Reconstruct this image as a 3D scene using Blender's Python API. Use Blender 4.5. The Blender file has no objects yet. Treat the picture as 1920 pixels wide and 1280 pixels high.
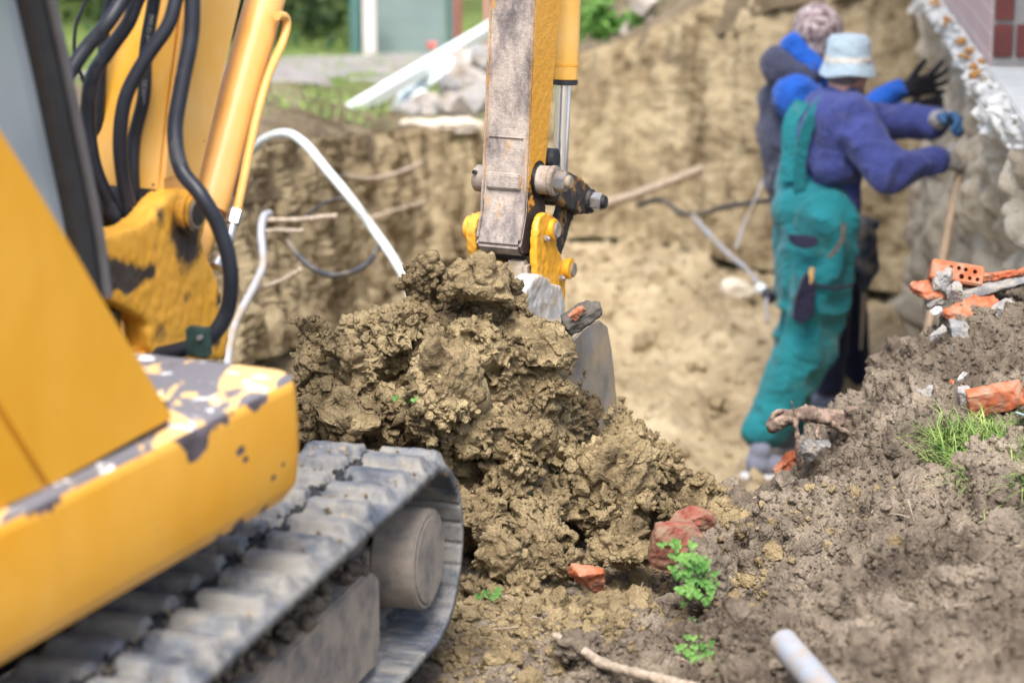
import bpy, bmesh, math, random
import numpy as np
from mathutils import Vector, Matrix, Quaternion
random.seed(7); RNG = np.random.default_rng(7)
R = math.radians
SC = bpy.context.scene
COL = SC.collection
# ------------------------------------------------------------------ camera, sky, sun, exposure
CAM_H, PITCH, LENS = 1.8, R(14.3), 85.0
FPX = LENS / 36.0 * 1920.0
cd = bpy.data.cameras.new("camera"); cam = bpy.data.objects.new("camera", cd); COL.objects.link(cam)
cam.location = (0, 0, CAM_H); cam.rotation_euler = (R(90) - PITCH, 0, 0)
cd.lens = LENS; cd.sensor_width = 36.0; cd.clip_start = 0.05; cd.clip_end = 2000
cd.dof.use_dof = True; cd.dof.focus_distance = 5.55; cd.dof.aperture_fstop = 2.7; cd.dof.aperture_blades = 9
SC.camera = cam
W = bpy.data.worlds.new("World"); SC.world = W; W.use_nodes = True
nt = W.node_tree; sky = nt.nodes.new("ShaderNodeTexSky"); sky.sky_type = 'NISHITA'; sky.sun_disc = False
SUN_EL, SUN_AZ = R(58), R(186)           # azimuth measured from +Y towards +X: thin cloud, the light comes softly from behind the camera
sky.sun_elevation = SUN_EL; sky.sun_rotation = SUN_AZ
sky.air_density = 1.0; sky.dust_density = 4.0; sky.ozone_density = 1.0
nt.links.new(sky.outputs[0], nt.nodes["Background"].inputs[0]); nt.nodes["Background"].inputs[1].default_value = 0.135
sl = bpy.data.lights.new("sun", 'SUN'); sl.energy = 2.3; sl.angle = R(34); sl.color = (1.0, 0.985, 0.955)
so = bpy.data.objects.new("sun", sl); COL.objects.link(so)
sdir = Vector((math.sin(SUN_AZ) * math.cos(SUN_EL), math.cos(SUN_AZ) * math.cos(SUN_EL), math.sin(SUN_EL)))
so.rotation_euler = sdir.to_track_quat('Z', 'Y').to_euler()
SC.view_settings.view_transform = 'Standard'; SC.view_settings.look = 'None'
SC.view_settings.exposure = 1.27; SC.view_settings.gamma = 1.0
SC.render.engine = 'CYCLES'
SC.cycles.use_denoising = True; SC.cycles.max_bounces = 6; SC.cycles.diffuse_bounces = 3; SC.cycles.glossy_bounces = 3
SC.cycles.transmission_bounces = 4; SC.cycles.caustics_reflective = False; SC.cycles.caustics_refractive = False

# ------------------------------------------------------------------ pixel -> place helpers (survey of the photograph)
CO = np.array((0.0, 0.0, CAM_H)); _s, _c = math.sin(PITCH), math.cos(PITCH)
def ray(px, py):
    a, b = (px - 960.0) / FPX, (640.0 - py) / FPX
    return np.array((a, _c + b * _s, -_s + b * _c))
def P(px, py, Y):
    d = ray(px, py); return CO + d * (Y / d[1])
def PZ(px, py, z):
    d = ray(px, py); return CO + d * ((z - CAM_H) / d[2])
def PL(px, py, p0, n):
    d = ray(px, py); return CO + d * (np.dot(np.asarray(p0) - CO, n) / np.dot(d, n))
def V3(v): return Vector((float(v[0]), float(v[1]), float(v[2])))

# ------------------------------------------------------------------ numpy noise
def _hash(ix, iy, iz, s):
    with np.errstate(over='ignore'):
        n = ix.astype(np.uint32) * np.uint32(374761393) + iy.astype(np.uint32) * np.uint32(668265263) + iz.astype(np.uint32) * np.uint32(2246822519) + np.uint32((s * 3266489917) & 0xffffffff)
        n = (n ^ (n >> np.uint32(13))) * np.uint32(1274126177)
        n = (n ^ (n >> np.uint32(15))) * np.uint32(2654435761)
        return ((n ^ (n >> np.uint32(16))) & np.uint32(0xffffff)).astype(np.float32) / np.float32(16777216.0)
def vnoise(p, s=0):
    p = np.asarray(p, np.float32) + np.float32(1000.0)
    i = np.floor(p).astype(np.int64); f = p - i; f = f * f * f * (f * (f * 6 - 15) + 10)
    r = 0
    for dx in (0, 1):
        wx = f[:, 0] if dx else 1 - f[:, 0]
        for dy in (0, 1):
            wy = f[:, 1] if dy else 1 - f[:, 1]
            for dz in (0, 1):
                wz = f[:, 2] if dz else 1 - f[:, 2]
                r = r + wx * wy * wz * _hash(i[:, 0] + dx, i[:, 1] + dy, i[:, 2] + dz, s)
    return r * 2 - 1
def fbm(p, o=4, s=0, g=0.5):
    p = np.asarray(p, np.float32); a, t = 1.0, 0
    for k in range(o):
        t = t + a * vnoise(p, s + 17 * k); p = p * 2.03 + 3.1; a *= g
    return t
def worley(p, s=0):
    p = np.asarray(p, np.float32) + np.float32(1000.0); i = np.floor(p).astype(np.int64); f = p - i
    f1 = np.full(len(p), 9.0, np.float32); f2 = f1.copy(); cid = np.zeros(len(p), np.float32)
    for dx in (-1, 0, 1):
        for dy in (-1, 0, 1):
            for dz in (-1, 0, 1):
                a, b, c = i[:, 0] + dx, i[:, 1] + dy, i[:, 2] + dz
                h = _hash(a, b, c, s)
                d = (dx + h - f[:, 0]) ** 2 + (dy + _hash(a, b, c, s + 1) - f[:, 1]) ** 2 + (dz + _hash(a, b, c, s + 2) - f[:, 2]) ** 2
                m = d < f1
                f2 = np.where(m, f1, np.minimum(f2, d)); f1 = np.where(m, d, f1); cid = np.where(m, h, cid)
    return np.sqrt(f1), np.sqrt(f2), cid
def crumbs(p, size, s=0):
    """rounded grains of different height, 0..1"""
    f1, f2, c = worley(np.asarray(p) / size, s)
    return (0.5 * np.clip(1 - f1 * 1.25, 0, 1) ** 0.7 + 0.5 * np.clip((f2 - f1) * 3.2, 0, 1)) * (0.2 + 0.8 * ((c * 7.31) % 1.0))

# ------------------------------------------------------------------ mesh helpers (V, F): F is one (n,3) or (n,4) int array, or a list of them
def build_mesh(name, V, F, smooth=True):
    Fs = F if isinstance(F, list) else [F]
    me = bpy.data.meshes.new(name); V = np.asarray(V, np.float32)
    me.vertices.add(len(V)); me.vertices.foreach_set("co", V.ravel())
    flat = np.concatenate([np.asarray(f, np.int32).ravel() for f in Fs]); cnt = np.concatenate([np.full(len(f), f.shape[1], np.int32) for f in Fs])
    me.loops.add(len(flat)); me.loops.foreach_set("vertex_index", flat)
    me.polygons.add(len(cnt)); me.polygons.foreach_set("loop_start", np.concatenate(([0], np.cumsum(cnt)[:-1])).astype(np.int32))
    me.polygons.foreach_set("use_smooth", np.full(len(cnt), smooth, bool))
    me.update(calc_edges=True); me.validate(); return me
def normals(V, F):
    N = np.zeros((len(V), 3))
    for f in (F if isinstance(F, list) else [F]):
        a, b = (V[f[:, 2]] - V[f[:, 0]], V[f[:, 3]] - V[f[:, 1]]) if f.shape[1] == 4 else (V[f[:, 1]] - V[f[:, 0]], V[f[:, 2]] - V[f[:, 0]])
        n = np.cross(a, b)
        for k in range(f.shape[1]):
            for j in range(3): N[:, j] += np.bincount(f[:, k], n[:, j], len(V))
    return N / (np.linalg.norm(N, axis=1)[:, None] + 1e-12)
def link(o, parent=None):
    COL.objects.link(o)
    if parent is not None: o.parent = parent
    return o
ORG = {}
def org(o):
    p = Vector((0, 0, 0))
    while o is not None: p = p + Vector(o.location); o = o.parent
    return p
def setmat(me, m):
    me.materials.clear(); me.materials.append(m)
def obj(name, me, mat, parent=None, at=None):
    """link a mesh given in world coordinates; a top-level one gets its origin at its base"""
    setmat(me, mat); o = bpy.data.objects.new(name, me)
    n = len(me.vertices); c = np.empty(n * 3, np.float32); me.vertices.foreach_get("co", c); c = c.reshape(-1, 3)
    if parent is None:
        base = np.array(at) if at is not None else np.array(((c[:, 0].min() + c[:, 0].max()) / 2, (c[:, 1].min() + c[:, 1].max()) / 2, c[:, 2].min()))
        if at is None and n > 150000: base = np.zeros(3)
        o.location = [float(v) for v in base]; c = c - base
    else:
        p = org(parent); c = c - np.array(p)
    me.vertices.foreach_set("co", c.astype(np.float32).ravel()); me.update()
    return link(o, parent)
def tag(o, label=None, cat=None, group=None, kind=None):
    if label: o["label"] = label
    if cat: o["category"] = cat
    if group: o["group"] = group
    if kind: o["kind"] = kind
    return o
def empty(name, loc, label, cat, group=None, parent=None):
    o = bpy.data.objects.new(name, None); o.empty_display_size = 0.1
    p = org(parent) if parent else Vector((0, 0, 0))
    o.location = V3(loc) - p; link(o, parent); return tag(o, label, cat, group)
def bm_mesh(bm, name="m", angle=35):
    bmesh.ops.recalc_face_normals(bm, faces=bm.faces)
    me = bpy.data.meshes.new(name); bm.to_mesh(me); bm.free()
    me.polygons.foreach_set("use_smooth", np.ones(len(me.polygons), bool))
    me.set_sharp_from_angle(angle=R(angle)); return me
def bm_add(bm, other):
    """append a bmesh into another"""
    t = bpy.data.meshes.new("t"); other.to_mesh(t); other.free(); bm.from_mesh(t); bpy.data.meshes.remove(t); return bm
def prism(pts, ext, bev=0.0, seg=2):
    """closed 3D outline swept along ext"""
    bm = bmesh.new(); a = [bm.verts.new(V3(p)) for p in pts]; b = [bm.verts.new(V3(np.asarray(p) + ext)) for p in pts]; n = len(a)
    bm.faces.new(a); bm.faces.new(b[::-1])
    for i in range(n): bm.faces.new((a[i], b[i], b[(i + 1) % n], a[(i + 1) % n]))
    bmesh.ops.recalc_face_normals(bm, faces=bm.faces)
    if bev: bmesh.ops.bevel(bm, geom=[e for e in bm.edges if e.calc_face_angle(0) > 0.35], offset=bev, segments=seg, affect='EDGES', clamp_overlap=True)
    return bm
def frame_box(c, ax, ay, az, hx, hy, hz, bev=0.0, seg=2):
    c, ax, ay, az = map(lambda v: np.asarray(v, float), (c, ax, ay, az))
    pts = [c + ax * sx * hx + ay * sy * hy - az * hz for sx, sy in ((-1, -1), (1, -1), (1, 1), (-1, 1))]
    return prism(pts, az * 2 * hz, bev, seg)
UX, UY, UZ = np.array((1., 0, 0)), np.array((0, 1., 0)), np.array((0, 0, 1.))
def cyl(p, q, r, seg=32, bev=0.0, r2=None):
    p, q = V3(p), V3(q); bm = bmesh.new(); d = q - p
    bmesh.ops.create_cone(bm, cap_ends=True, segments=seg, radius1=r, radius2=r if r2 is None else r2, depth=d.length, matrix=Matrix.Translation((p + q) / 2) @ d.to_track_quat('Z', 'Y').to_matrix().to_4x4())
    if bev: bmesh.ops.bevel(bm, geom=[e for e in bm.edges if e.calc_face_angle(0) > 0.9], offset=bev, segments=2, affect='EDGES', clamp_overlap=True)
    return bm
def catmull(pts, n=10):
    pts = [np.asarray(p, float) for p in pts]; q = [2 * pts[0] - pts[1]] + pts + [2 * pts[-1] - pts[-2]]; out = []
    for i in range(1, len(q) - 2):
        for k in range(n):
            t = k / n; a, b, c, d = q[i - 1:i + 3]
            out.append(0.5 * ((2 * b) + (c - a) * t + (2 * a - 5 * b + 4 * c - d) * t * t + (3 * b - a - 3 * c + d) * t ** 3))
    out.append(pts[-1]); return out
def tube(pts, r, seg=12, smooth=8, caps=True, name="tube"):
    """r: number or list matching the control points"""
    ctl = [np.asarray(p, float) for p in pts]; rr = [r] * len(ctl) if not isinstance(r, (list, tuple)) else list(r)
    if smooth: 
        full = catmull([np.append(p, x) for p, x in zip(ctl, rr)], smooth)
        ctl = [p[:3] for p in full]; rr = [max(float(p[3]), 1e-4) for p in full]
    V, F = [], []; n = len(ctl); up = None
    for i in range(n):
        t = ctl[min(i + 1, n - 1)] - ctl[max(i - 1, 0)]; t = t / (np.linalg.norm(t) + 1e-9)
        if up is None:
            up = np.cross(t, UX if abs(t[0]) < 0.8 else UZ)
        up = up - t * np.dot(up, t); up /= np.linalg.norm(up) + 1e-9; sd = np.cross(t, up)
        for k in range(seg):
            a = 2 * math.pi * k / seg; V.append(ctl[i] + (up * math.cos(a) + sd * math.sin(a)) * rr[i])
    for i in range(n - 1):
        for k in range(seg):
            F.append((i * seg + k, i * seg + (k + 1) % seg, (i + 1) * seg + (k + 1) % seg, (i + 1) * seg + k))
    bm = bmesh.new(); vs = [bm.verts.new(V3(v)) for v in V]
    for f in F: bm.faces.new([vs[i] for i in f])
    if caps: bm.faces.new(vs[:seg][::-1]); bm.faces.new(vs[-seg:])
    return bm
_ICO = {}
def ico(sub):
    if sub not in _ICO:
        bm = bmesh.new(); bmesh.ops.create_icosphere(bm, subdivisions=sub, radius=1.0)
        bm.verts.index_update(); _ICO[sub] = (np.array([v.co[:] for v in bm.verts]), np.array([[v.index for v in f.verts] for f in bm.faces])); bm.free()
    return _ICO[sub]
def rotmat(rng=RNG):
    q = rng.normal(size=4); q /= np.linalg.norm(q); return np.array(Quaternion([float(x) for x in q]).to_matrix())
def blob(c, r, sq=(1, 1, 1), rot=None, sub=3):
    V, F = ico(sub); V = V * np.asarray(sq) * r
    if rot is not None: V = V @ rot.T
    return V + np.asarray(c), F
def capsule(p, q, r1, r2, n=14, sub=3, sq=None):
    """chain of spheres from p to q whose hull is merged by the voxel remesh"""
    out = []; p, q = np.asarray(p, float), np.asarray(q, float)
    k = max(2, int(np.linalg.norm(q - p) / (min(r1, r2) * 0.35)) + 1)
    for i in range(k):
        t = i / (k - 1); out.append(blob(p + (q - p) * t, r1 + (r2 - r1) * t, (1, 1, 1) if sq is None else sq, None, sub))
    return out
def merge(parts):
    V, F, o = [], [], 0
    for v, f in parts: V.append(v); F.append(np.asarray(f) + o); o += len(v)
    return np.concatenate(V), np.concatenate(F)
def bm_arr(bm):
    bmesh.ops.triangulate(bm, faces=bm.faces); bm.verts.index_update()
    r = (np.array([v.co[:] for v in bm.verts]), np.array([[v.index for v in f.verts] for f in bm.faces])); bm.free(); return r
def remesh(parts, voxel, smooth=4, fac=0.5):
    V, F = merge(parts); me = build_mesh("t", V, F); o = bpy.data.objects.new("t", me); COL.objects.link(o)
    m = o.modifiers.new("r", 'REMESH'); m.mode = 'VOXEL'; m.voxel_size = voxel; m.adaptivity = 0
    if smooth: s = o.modifiers.new("s", 'SMOOTH'); s.iterations = smooth; s.factor = fac
    dg = bpy.context.evaluated_depsgraph_get(); e = o.evaluated_get(dg); t = e.to_mesh()
    V = np.empty(len(t.vertices) * 3, np.float32); t.vertices.foreach_get("co", V); V = V.reshape(-1, 3).astype(float)
    lt = np.empty(len(t.polygons), np.int32); t.polygons.foreach_get("loop_total", lt)
    L = np.empty(len(t.loops), np.int32); t.loops.foreach_get("vertex_index", L)
    st = np.concatenate(([0], np.cumsum(lt)[:-1])); Fs = []
    for k in (3, 4):
        s = st[lt == k]
        if len(s): Fs.append(L[s[:, None] + np.arange(k)[None, :]])
    e.to_mesh_clear(); bpy.data.objects.remove(o); bpy.data.meshes.remove(me)
    return V, (Fs if len(Fs) > 1 else Fs[0])

# ------------------------------------------------------------------ materials
class NT:
    def __init__(s, name):
        s.m = bpy.data.materials.new(name); s.m.use_nodes = True; s.t = s.m.node_tree; s.b = s.t.nodes["Principled BSDF"]
        s.co = s.n("ShaderNodeTexCoord").outputs["Object"]
    def n(s, k, **kw):
        x = s.t.nodes.new(k)
        for a, v in kw.items(): setattr(x, a, v)
        return x
    def l(s, a, b): s.t.links.new(a, b); return s
    def mapped(s, scale, loc=(0, 0, 0)):
        m = s.n("ShaderNodeMapping"); s.l(s.co, m.inputs["Vector"]); m.inputs["Scale"].default_value = scale; m.inputs["Location"].default_value = loc; return m.outputs[0]
    def noise(s, scale, detail=4, rough=0.6, vec=None, dist=0.0, off=None):
        x = s.n("ShaderNodeTexNoise"); x.inputs["Scale"].default_value = scale; x.inputs["Detail"].default_value = detail
        x.inputs["Roughness"].default_value = rough; x.inputs["Distortion"].default_value = dist
        if off is not None: vec = s.mapped((1, 1, 1), off)
        s.l(vec if vec is not None else s.co, x.inputs["Vector"]); return x.outputs["Fac"]
    def vor(s, scale, feature='F1', vec=None, out="Distance"):
        x = s.n("ShaderNodeTexVoronoi", feature=feature); x.inputs["Scale"].default_value = scale; s.l(vec if vec is not None else s.co, x.inputs["Vector"]); return x.outputs[out]
    def ramp(s, fac, stops, interp='LINEAR'):
        x = s.n("ShaderNodeValToRGB"); x.color_ramp.interpolation = interp; e = x.color_ramp.elements
        while len(e) < len(stops): e.new(0.5)
        for i, (p, c) in enumerate(stops):
            e[i].position = p; c = (c, c, c) if isinstance(c, (int, float)) else c; e[i].color = (*c, 1)
        s.l(fac, x.inputs[0]); return x.outputs[0]
    def mix(s, fac, a, b, mode='MIX'):
        x = s.n("ShaderNodeMix", data_type='RGBA', blend_type=mode); x.clamp_factor = True
        for v, i in ((fac, 0), (a, 6), (b, 7)):
            if isinstance(v, bpy.types.NodeSocket): s.l(v, x.inputs[i])
            else: x.inputs[i].default_value = v if isinstance(v, (int, float)) else (*v, 1)
        return x.outputs[2]
    def math(s, op, a, b=0.0, c=None):
        x = s.n("ShaderNodeMath", operation=op)
        for i, v in enumerate((a, b) if c is None else (a, b, c)):
            if isinstance(v, bpy.types.NodeSocket): s.l(v, x.inputs[i])
            else: x.inputs[i].default_value = v
        return x.outputs[0]
    def xyz(s):
        x = s.n("ShaderNodeSeparateXYZ"); s.l(s.co, x.inputs[0]); return x.outputs
    def bump(s, h, dist=0.01, strength=1.0, prev=None):
        x = s.n("ShaderNodeBump"); x.inputs["Distance"].default_value = dist; x.inputs["Strength"].default_value = strength; s.l(h, x.inputs["Height"])
        if prev is not None: s.l(prev, x.inputs["Normal"])
        s.l(x.outputs[0], s.b.inputs["Normal"]); return x.outputs[0]
    def set(s, **kw):
        for k, v in kw.items():
            i = s.b.inputs[{'col': "Base Color", 'rough': "Roughness", 'metal': "Metallic", 'spec': "Specular IOR Level", 'coat': "Coat Weight", 'coatr': "Coat Roughness", 'trans': "Transmission Weight", 'alpha': "Alpha", 'sub': "Subsurface Weight"}[k]]
            if isinstance(v, bpy.types.NodeSocket): s.l(v, i)
            else: i.default_value = (*v, 1) if isinstance(v, tuple) else v
        return s
def soil(name, dark, mid, light, s=1.0, rough=0.95, bump=0.007, streak=False, pale=0.0):
    m = NT(name); big = m.noise(2.6 * s, 5, 0.62); med = m.noise(17 * s, 6, 0.7, off=(3, 1, 2)); fine = m.noise(150 * s, 3, 0.7)
    c = m.ramp(big, [(0.32, dark), (0.5, mid), (0.68, light)])
    c = m.mix(m.ramp(med, [(0.35, 0.0), (0.62, 0.75)]), c, m.ramp(big, [(0.3, mid), (0.7, light)]))
    c = m.mix(m.ramp(m.noise(7 * s, 4, 0.6, off=(8, 4, 1)), [(0.56, 0.0), (0.68, 0.65)]), c, dark)
    if streak:
        st = m.noise(1.0, 5, 0.65, vec=m.mapped((9, 9, 1.3)))
        c = m.mix(m.ramp(st, [(0.4, 0.0), (0.62, 0.8)]), c, light); 
    c = m.mix(1.0, c, m.ramp(fine, [(0.25, 0.62), (0.5, 1.0), (0.75, 1.28)]), 'MULTIPLY')
    m.set(col=c, rough=1.0, spec=0.0)
    h = m.math('ADD', m.math('MULTIPLY', m.noise(90 * s, 5, 0.75), 1.0), m.math('MULTIPLY', m.vor(120 * s), -0.5))
    m.bump(h, bump, 0.9); return m.m
def plain(name, col, rough=0.6, metal=0.0, var=0.15, scale=20, bump=0.0, spec=0.5, dirt=None, dirt_amt=0.5, coat=0.0, dscale=8):
    m = NT(name); n = m.noise(scale, 5, 0.6)
    c = m.mix(1.0, col, m.ramp(n, [(0.3, 1 - var), (0.7, 1 + var)]), 'MULTIPLY')
    rr = rough
    if dirt is not None:
        d = m.ramp(m.noise(dscale, 7, 0.7, off=(5, 2, 7)), [(0.62 - dirt_amt * 0.4, 0.0), (0.72 - dirt_amt * 0.2, 1.0)])
        c = m.mix(d, c, dirt); rr = m.ramp(d, [(0, rough), (1, 0.9)])
    m.set(col=c, rough=rr, metal=metal, spec=spec, coat=coat)
    if bump: m.bump(m.noise(scale * 3, 4, 0.6), bump, 0.7)
    return m.m
M = {}
M['heap'] = soil("clay_soil", (0.058, 0.040, 0.026), (0.225, 0.170, 0.096), (0.44, 0.345, 0.195), s=1.5)
M['topsoil'] = soil("topsoil", (0.055, 0.043, 0.035), (0.150, 0.121, 0.092), (0.33, 0.275, 0.21), s=1.5)
M['floor'] = soil("pit_clay", (0.20, 0.15, 0.09), (0.38, 0.30, 0.185), (0.54, 0.445, 0.295), s=1.0, bump=0.01)
M['bank'] = soil("bank_clay", (0.075, 0.052, 0.03), (0.30, 0.225, 0.13), (0.54, 0.44, 0.28), s=1.1, bump=0.02, streak=True)
M['housebank'] = soil("foundation_earth", (0.25, 0.19, 0.125), (0.60, 0.50, 0.36), (0.82, 0.74, 0.60), s=1.5, bump=0.02, streak=True)

# ------------------------------------------------------------------ terrain: near spoil and ground
def tps(pts, lam=1e-4):
    A = np.array(pts); n = len(A); xy = A[:, :2]
    def U(d2): return np.where(d2 > 0, d2 * np.log(d2 + 1e-12), 0) * 0.5
    K = U(((xy[:, None] - xy[None]) ** 2).sum(-1)) + lam * np.eye(n); Pm = np.c_[np.ones(n), xy]
    S = np.block([[K, Pm], [Pm.T, np.zeros((3, 3))]]); w = np.linalg.solve(S, np.r_[A[:, 2], 0, 0, 0])
    def f(X, Y):
        r = w[n] + w[n + 1] * X + w[n + 2] * Y
        for i in range(n): r = r + w[i] * U((X - xy[i, 0]) ** 2 + (Y - xy[i, 1]) ** 2)
        return r
    return f
near_pts = [P(*t) for t in [
    (1000, 1280, 4.36), (1250, 1280, 4.2), (1500, 1280, 3.98), (1750, 1280, 3.72), (1920, 1280, 3.6), (2150, 1250, 3.5),
    (900, 1100, 4.92), (1250, 1100, 5.02), (1080, 1180, 4.66), (1400, 1150, 4.75), (1600, 1100, 4.6), (1750, 1080, 4.5), (1920, 1050, 4.35),
    (1250, 960, 5.55), (1400, 1000, 5.3), (1500, 1000, 5.05), (1700, 920, 5.1), (1900, 900, 4.95), (2100, 850, 5.0),
    (1380, 912, 5.95), (1450, 885, 6.0), (1500, 835, 6.05), (1600, 770, 6.1), (1650, 735, 6.15), (1700, 655, 6.2), (1760, 600, 6.25), (1850, 575, 6.3), (1950, 560, 6.35), (2150, 540, 6.4),
    (1500, 950, 5.5), (1600, 860, 5.6), (1700, 800, 5.65), (1850, 800, 5.35), (1850, 700, 5.75), (1950, 700, 5.75), (1800, 640, 6.05)]]
near_pts += [np.array(t) for t in [(-1.8, 2.5, 0.0), (-1.0, 3.0, 0.0), (-1.8, 4, 0), (-.6, 4.2, 0.0), (-1.8, 5.5, 0.0), (-.8, 5.5, -.02), (-.2, 5.6, -.03), (0.3, 5.9, -.08), (-.6, 6.3, -.2), (0, 6.4, -.35), (0.6, 6.55, -.55),
    (1.1, 6.9, -.45), (1.6, 7.1, -.2), (2.2, 7.1, 0.1), (0, 3.0, 0.05), (1, 2.4, .3), (2.4, 3.0, .4), (2.6, 5, .5), (2.6, 6.4, .5), (0, 2, .0)]]
near_f = tps(near_pts, 2e-4)
def near_base(X, Y):
    z = near_f(X, Y)
    edge = 6.25 + 0.12 * np.sin(X * 3.1) + 0.10 * np.clip(X, 0, 2)
    d = np.clip(Y - edge, 0, None)
    return z - 1.3 * d - 1.2 * d * d
def axis(a, b, fine0, fine1, f, c):
    r = [a]
    while r[-1] < b:
        x = r[-1]; t = max(fine0 - x, x - fine1, 0); r.append(x + f + (c - f) * min(t / 1.0, 1))
    return np.array(r)
def near_surface():
    xs = axis(-2.2, 3.0, -.35, 1.5, .0046, .03); ys = axis(1.8, 7.6, 3.9, 6.45, .0058, .03)
    X, Y = np.meshgrid(xs, ys); x, y = X.ravel(), Y.ravel(); z = near_base(x, y)
    V = np.c_[x, y, z]; nx, ny = len(xs), len(ys)
    i = (np.arange(ny - 1)[:, None] * nx + np.arange(nx - 1)[None]).ravel()
    F = np.c_[i, i + 1, i + nx + 1, i + nx]
    N = normals(V, F); q = V.copy()
    amp = 0.6 + 0.4 * np.clip(vnoise(q * 1.7, 5) + .5, 0, 1)
    bk_ = np.clip((x - .1) / .5, 0, 1) * .6 + .5
    d = 0.085 * bk_ * fbm(q * 4.2, 4, 3) * amp + 0.075 * bk_ * crumbs(q + .02 * fbm(q * 9, 2, 4)[:, None], 0.12, 8) * amp
    w = q + 0.012 * np.c_[vnoise(q * 25, 1), vnoise(q * 25, 2), vnoise(q * 25, 3)]
    f1, f2, _ci = worley(w / 0.10, 15); d -= 0.016 * np.clip(1 - (f2 - f1) / 0.15, 0, 1) * amp
    d += 0.026 * crumbs(w, 0.05, 11) + 0.017 * crumbs(w, 0.024, 12) + 0.010 * crumbs(q, 0.0125, 13)
    d += 0.006 * fbm(q * 60, 2, 6)
    # the machine stands on levelled ground
    fl = 1 / (1 + np.exp((x + 0.02 + (4.6 - y) * 0.12) / 0.05)); d = d * (1 - 0.6 * fl)
    V = V + N * (d - 0.040)[:, None]
    return V, F
def clod_template(seed, sub, rough=1.0):
    V, F = ico(sub); rng = np.random.default_rng(seed); sq = rng.uniform(0.6, 1.15, 3); V = V.copy()
    r = 1 + 0.32 * rough * fbm(V * 1.3 + seed * 3.7, 3, seed)
    V = V * r[:, None] * sq
    for _ in range(12):
        n = rng.normal(size=3); n /= np.linalg.norm(n); h = rng.uniform(0.42, 0.85); dd = V @ n - h; V = V - np.clip(dd, 0, None)[:, None] * n * 0.8
    if sub >= 3:
        N = normals(V, F); V = V + N * (0.16 * crumbs(V + seed, 0.42, seed) + (0.09 * crumbs(V + seed, 0.2, seed + 3) if sub >= 4 else 0) - .08)[:, None]
    return V, F
TPL = {s: [clod_template(100 * s + i, s) for i in range(n)] for s, n in ((1, 10), (2, 14), (3, 12), (4, 12))}
def scatter(V, F, weight, n, rlo, rhi, sub, power=2.2, sink=0.25, rng=RNG):
    """rough clods laid on a surface; weight(centroids, normals) is the density; returns merged arrays"""
    f = F; c = V[f].mean(1); a, b = V[f[:, 2]] - V[f[:, 0]], V[f[:, -1]] - V[f[:, 1]]
    nn = np.cross(a, b); ar = np.linalg.norm(nn, axis=1) + 1e-12; w = ar * weight(c, nn / ar[:, None]); w = np.clip(w, 0, None); w /= w.sum()
    idx = rng.choice(len(f), n, p=w); out = []
    rad = rlo * (1 - rng.random(n) * (1 - (rlo / rhi) ** power)) ** (-1 / power)
    for k, i in enumerate(idx):
        tv, tf = TPL[sub][rng.integers(len(TPL[sub]))]
        out.append(((tv @ rotmat(rng).T) * rad[k] + c[i] + nn[i] / ar[i] * rad[k] * (0.6 - sink), tf))
    return merge(out)
nV, nF = near_surface()
g = obj("ground", build_mesh("ground", nV, nF), M['topsoil'], at=(0, 0, 0)); tag(g, kind="structure")
def inview(c, m=0.03): 
    a = c[:, 0] / c[:, 1]; return (np.abs(a) < 0.215 + m)
def w_ground(c, n):
    machine = np.clip((c[:, 0] + 0.05 + (4.7 - c[:, 1]) * 0.2) / 0.15, 0.03, 1)
    dens = 0.35 + np.clip(vnoise(c * 2.3, 9) + 0.2, 0, 1)
    return inview(c) * (c[:, 1] > 3.35) * (c[:, 1] < 6.6) * dens * machine
def w_bank(c, n): return w_ground(c, n) * (c[:, 1] < 6.1) * (c[:, 0] > .15)
parts = [scatter(nV, nF, w_ground, 28000, .003, .009, 1), scatter(nV, nF, w_ground, 8000, .005, .016, 2), scatter(nV, nF, w_ground, 420, .014, .034, 3, 2.8, .4), scatter(nV, nF, w_bank, 110, .028, .08, 4, 2.0, 0.62)]
cV, cF = merge(parts)
o = obj("soil_clods", build_mesh("soil_clods", cV, cF, False), M['topsoil'], at=(0, 0, 0)); tag(o, "loose grey brown soil clods strewn over the near spoil bank and ground", "soil", kind="stuff")

# ------------------------------------------------------------------ the heap dug up in front of the bucket
HB = [(985, 850, 5.12, 60), (950, 905, 5.14, 40), (800, 522, 5.42, 23), (812, 556, 5.42, 30), (830, 590, 5.42, 34), (905, 548, 5.35, 60), (862, 600, 5.35, 58), (955, 590, 5.38, 52), (1016, 650, 5.38, 56), (1040, 676, 5.38, 36), (700, 645, 5.35, 50),
 (618, 655, 5.32, 44), (590, 712, 5.3, 55), (655, 722, 5.25, 62), (755, 640, 5.3, 62), (835, 700, 5.15, 66), (815, 770, 5.08, 64), (880, 640, 5.22, 60), (935, 700, 5.25, 90), (1010, 745, 5.3, 85),
 (640, 790, 5.15, 55), (730, 790, 5.15, 66), (580, 780, 5.2, 50), (890, 810, 5.15, 70), (1000, 830, 5.3, 66), (1045, 812, 5.35, 40), (1100, 872, 5.3, 36), (830, 880, 5.2, 66), (1080, 880, 5.32, 46),
 (1160, 905, 5.28, 84), (1120, 960, 5.2, 66), (1225, 905, 5.4, 62), (1165, 1030, 5.03, 52), (1010, 1000, 5.08, 70), (935, 1040, 5.0, 66), (1050, 1062, 4.98, 52), (900, 960, 5.12, 45), (1060, 940, 5.2, 55), (1300, 925, 5.6, 45), (1355, 938, 5.75, 36),
 (870, 1000, 5.05, 60), (985, 1100, 4.92, 45), (900, 1120, 4.9, 40), (1260, 965, 5.35, 40), (700, 900, 5.3, 90), (560, 850, 5.3, 80)]
hp = []; rng = np.random.default_rng(21)
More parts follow.
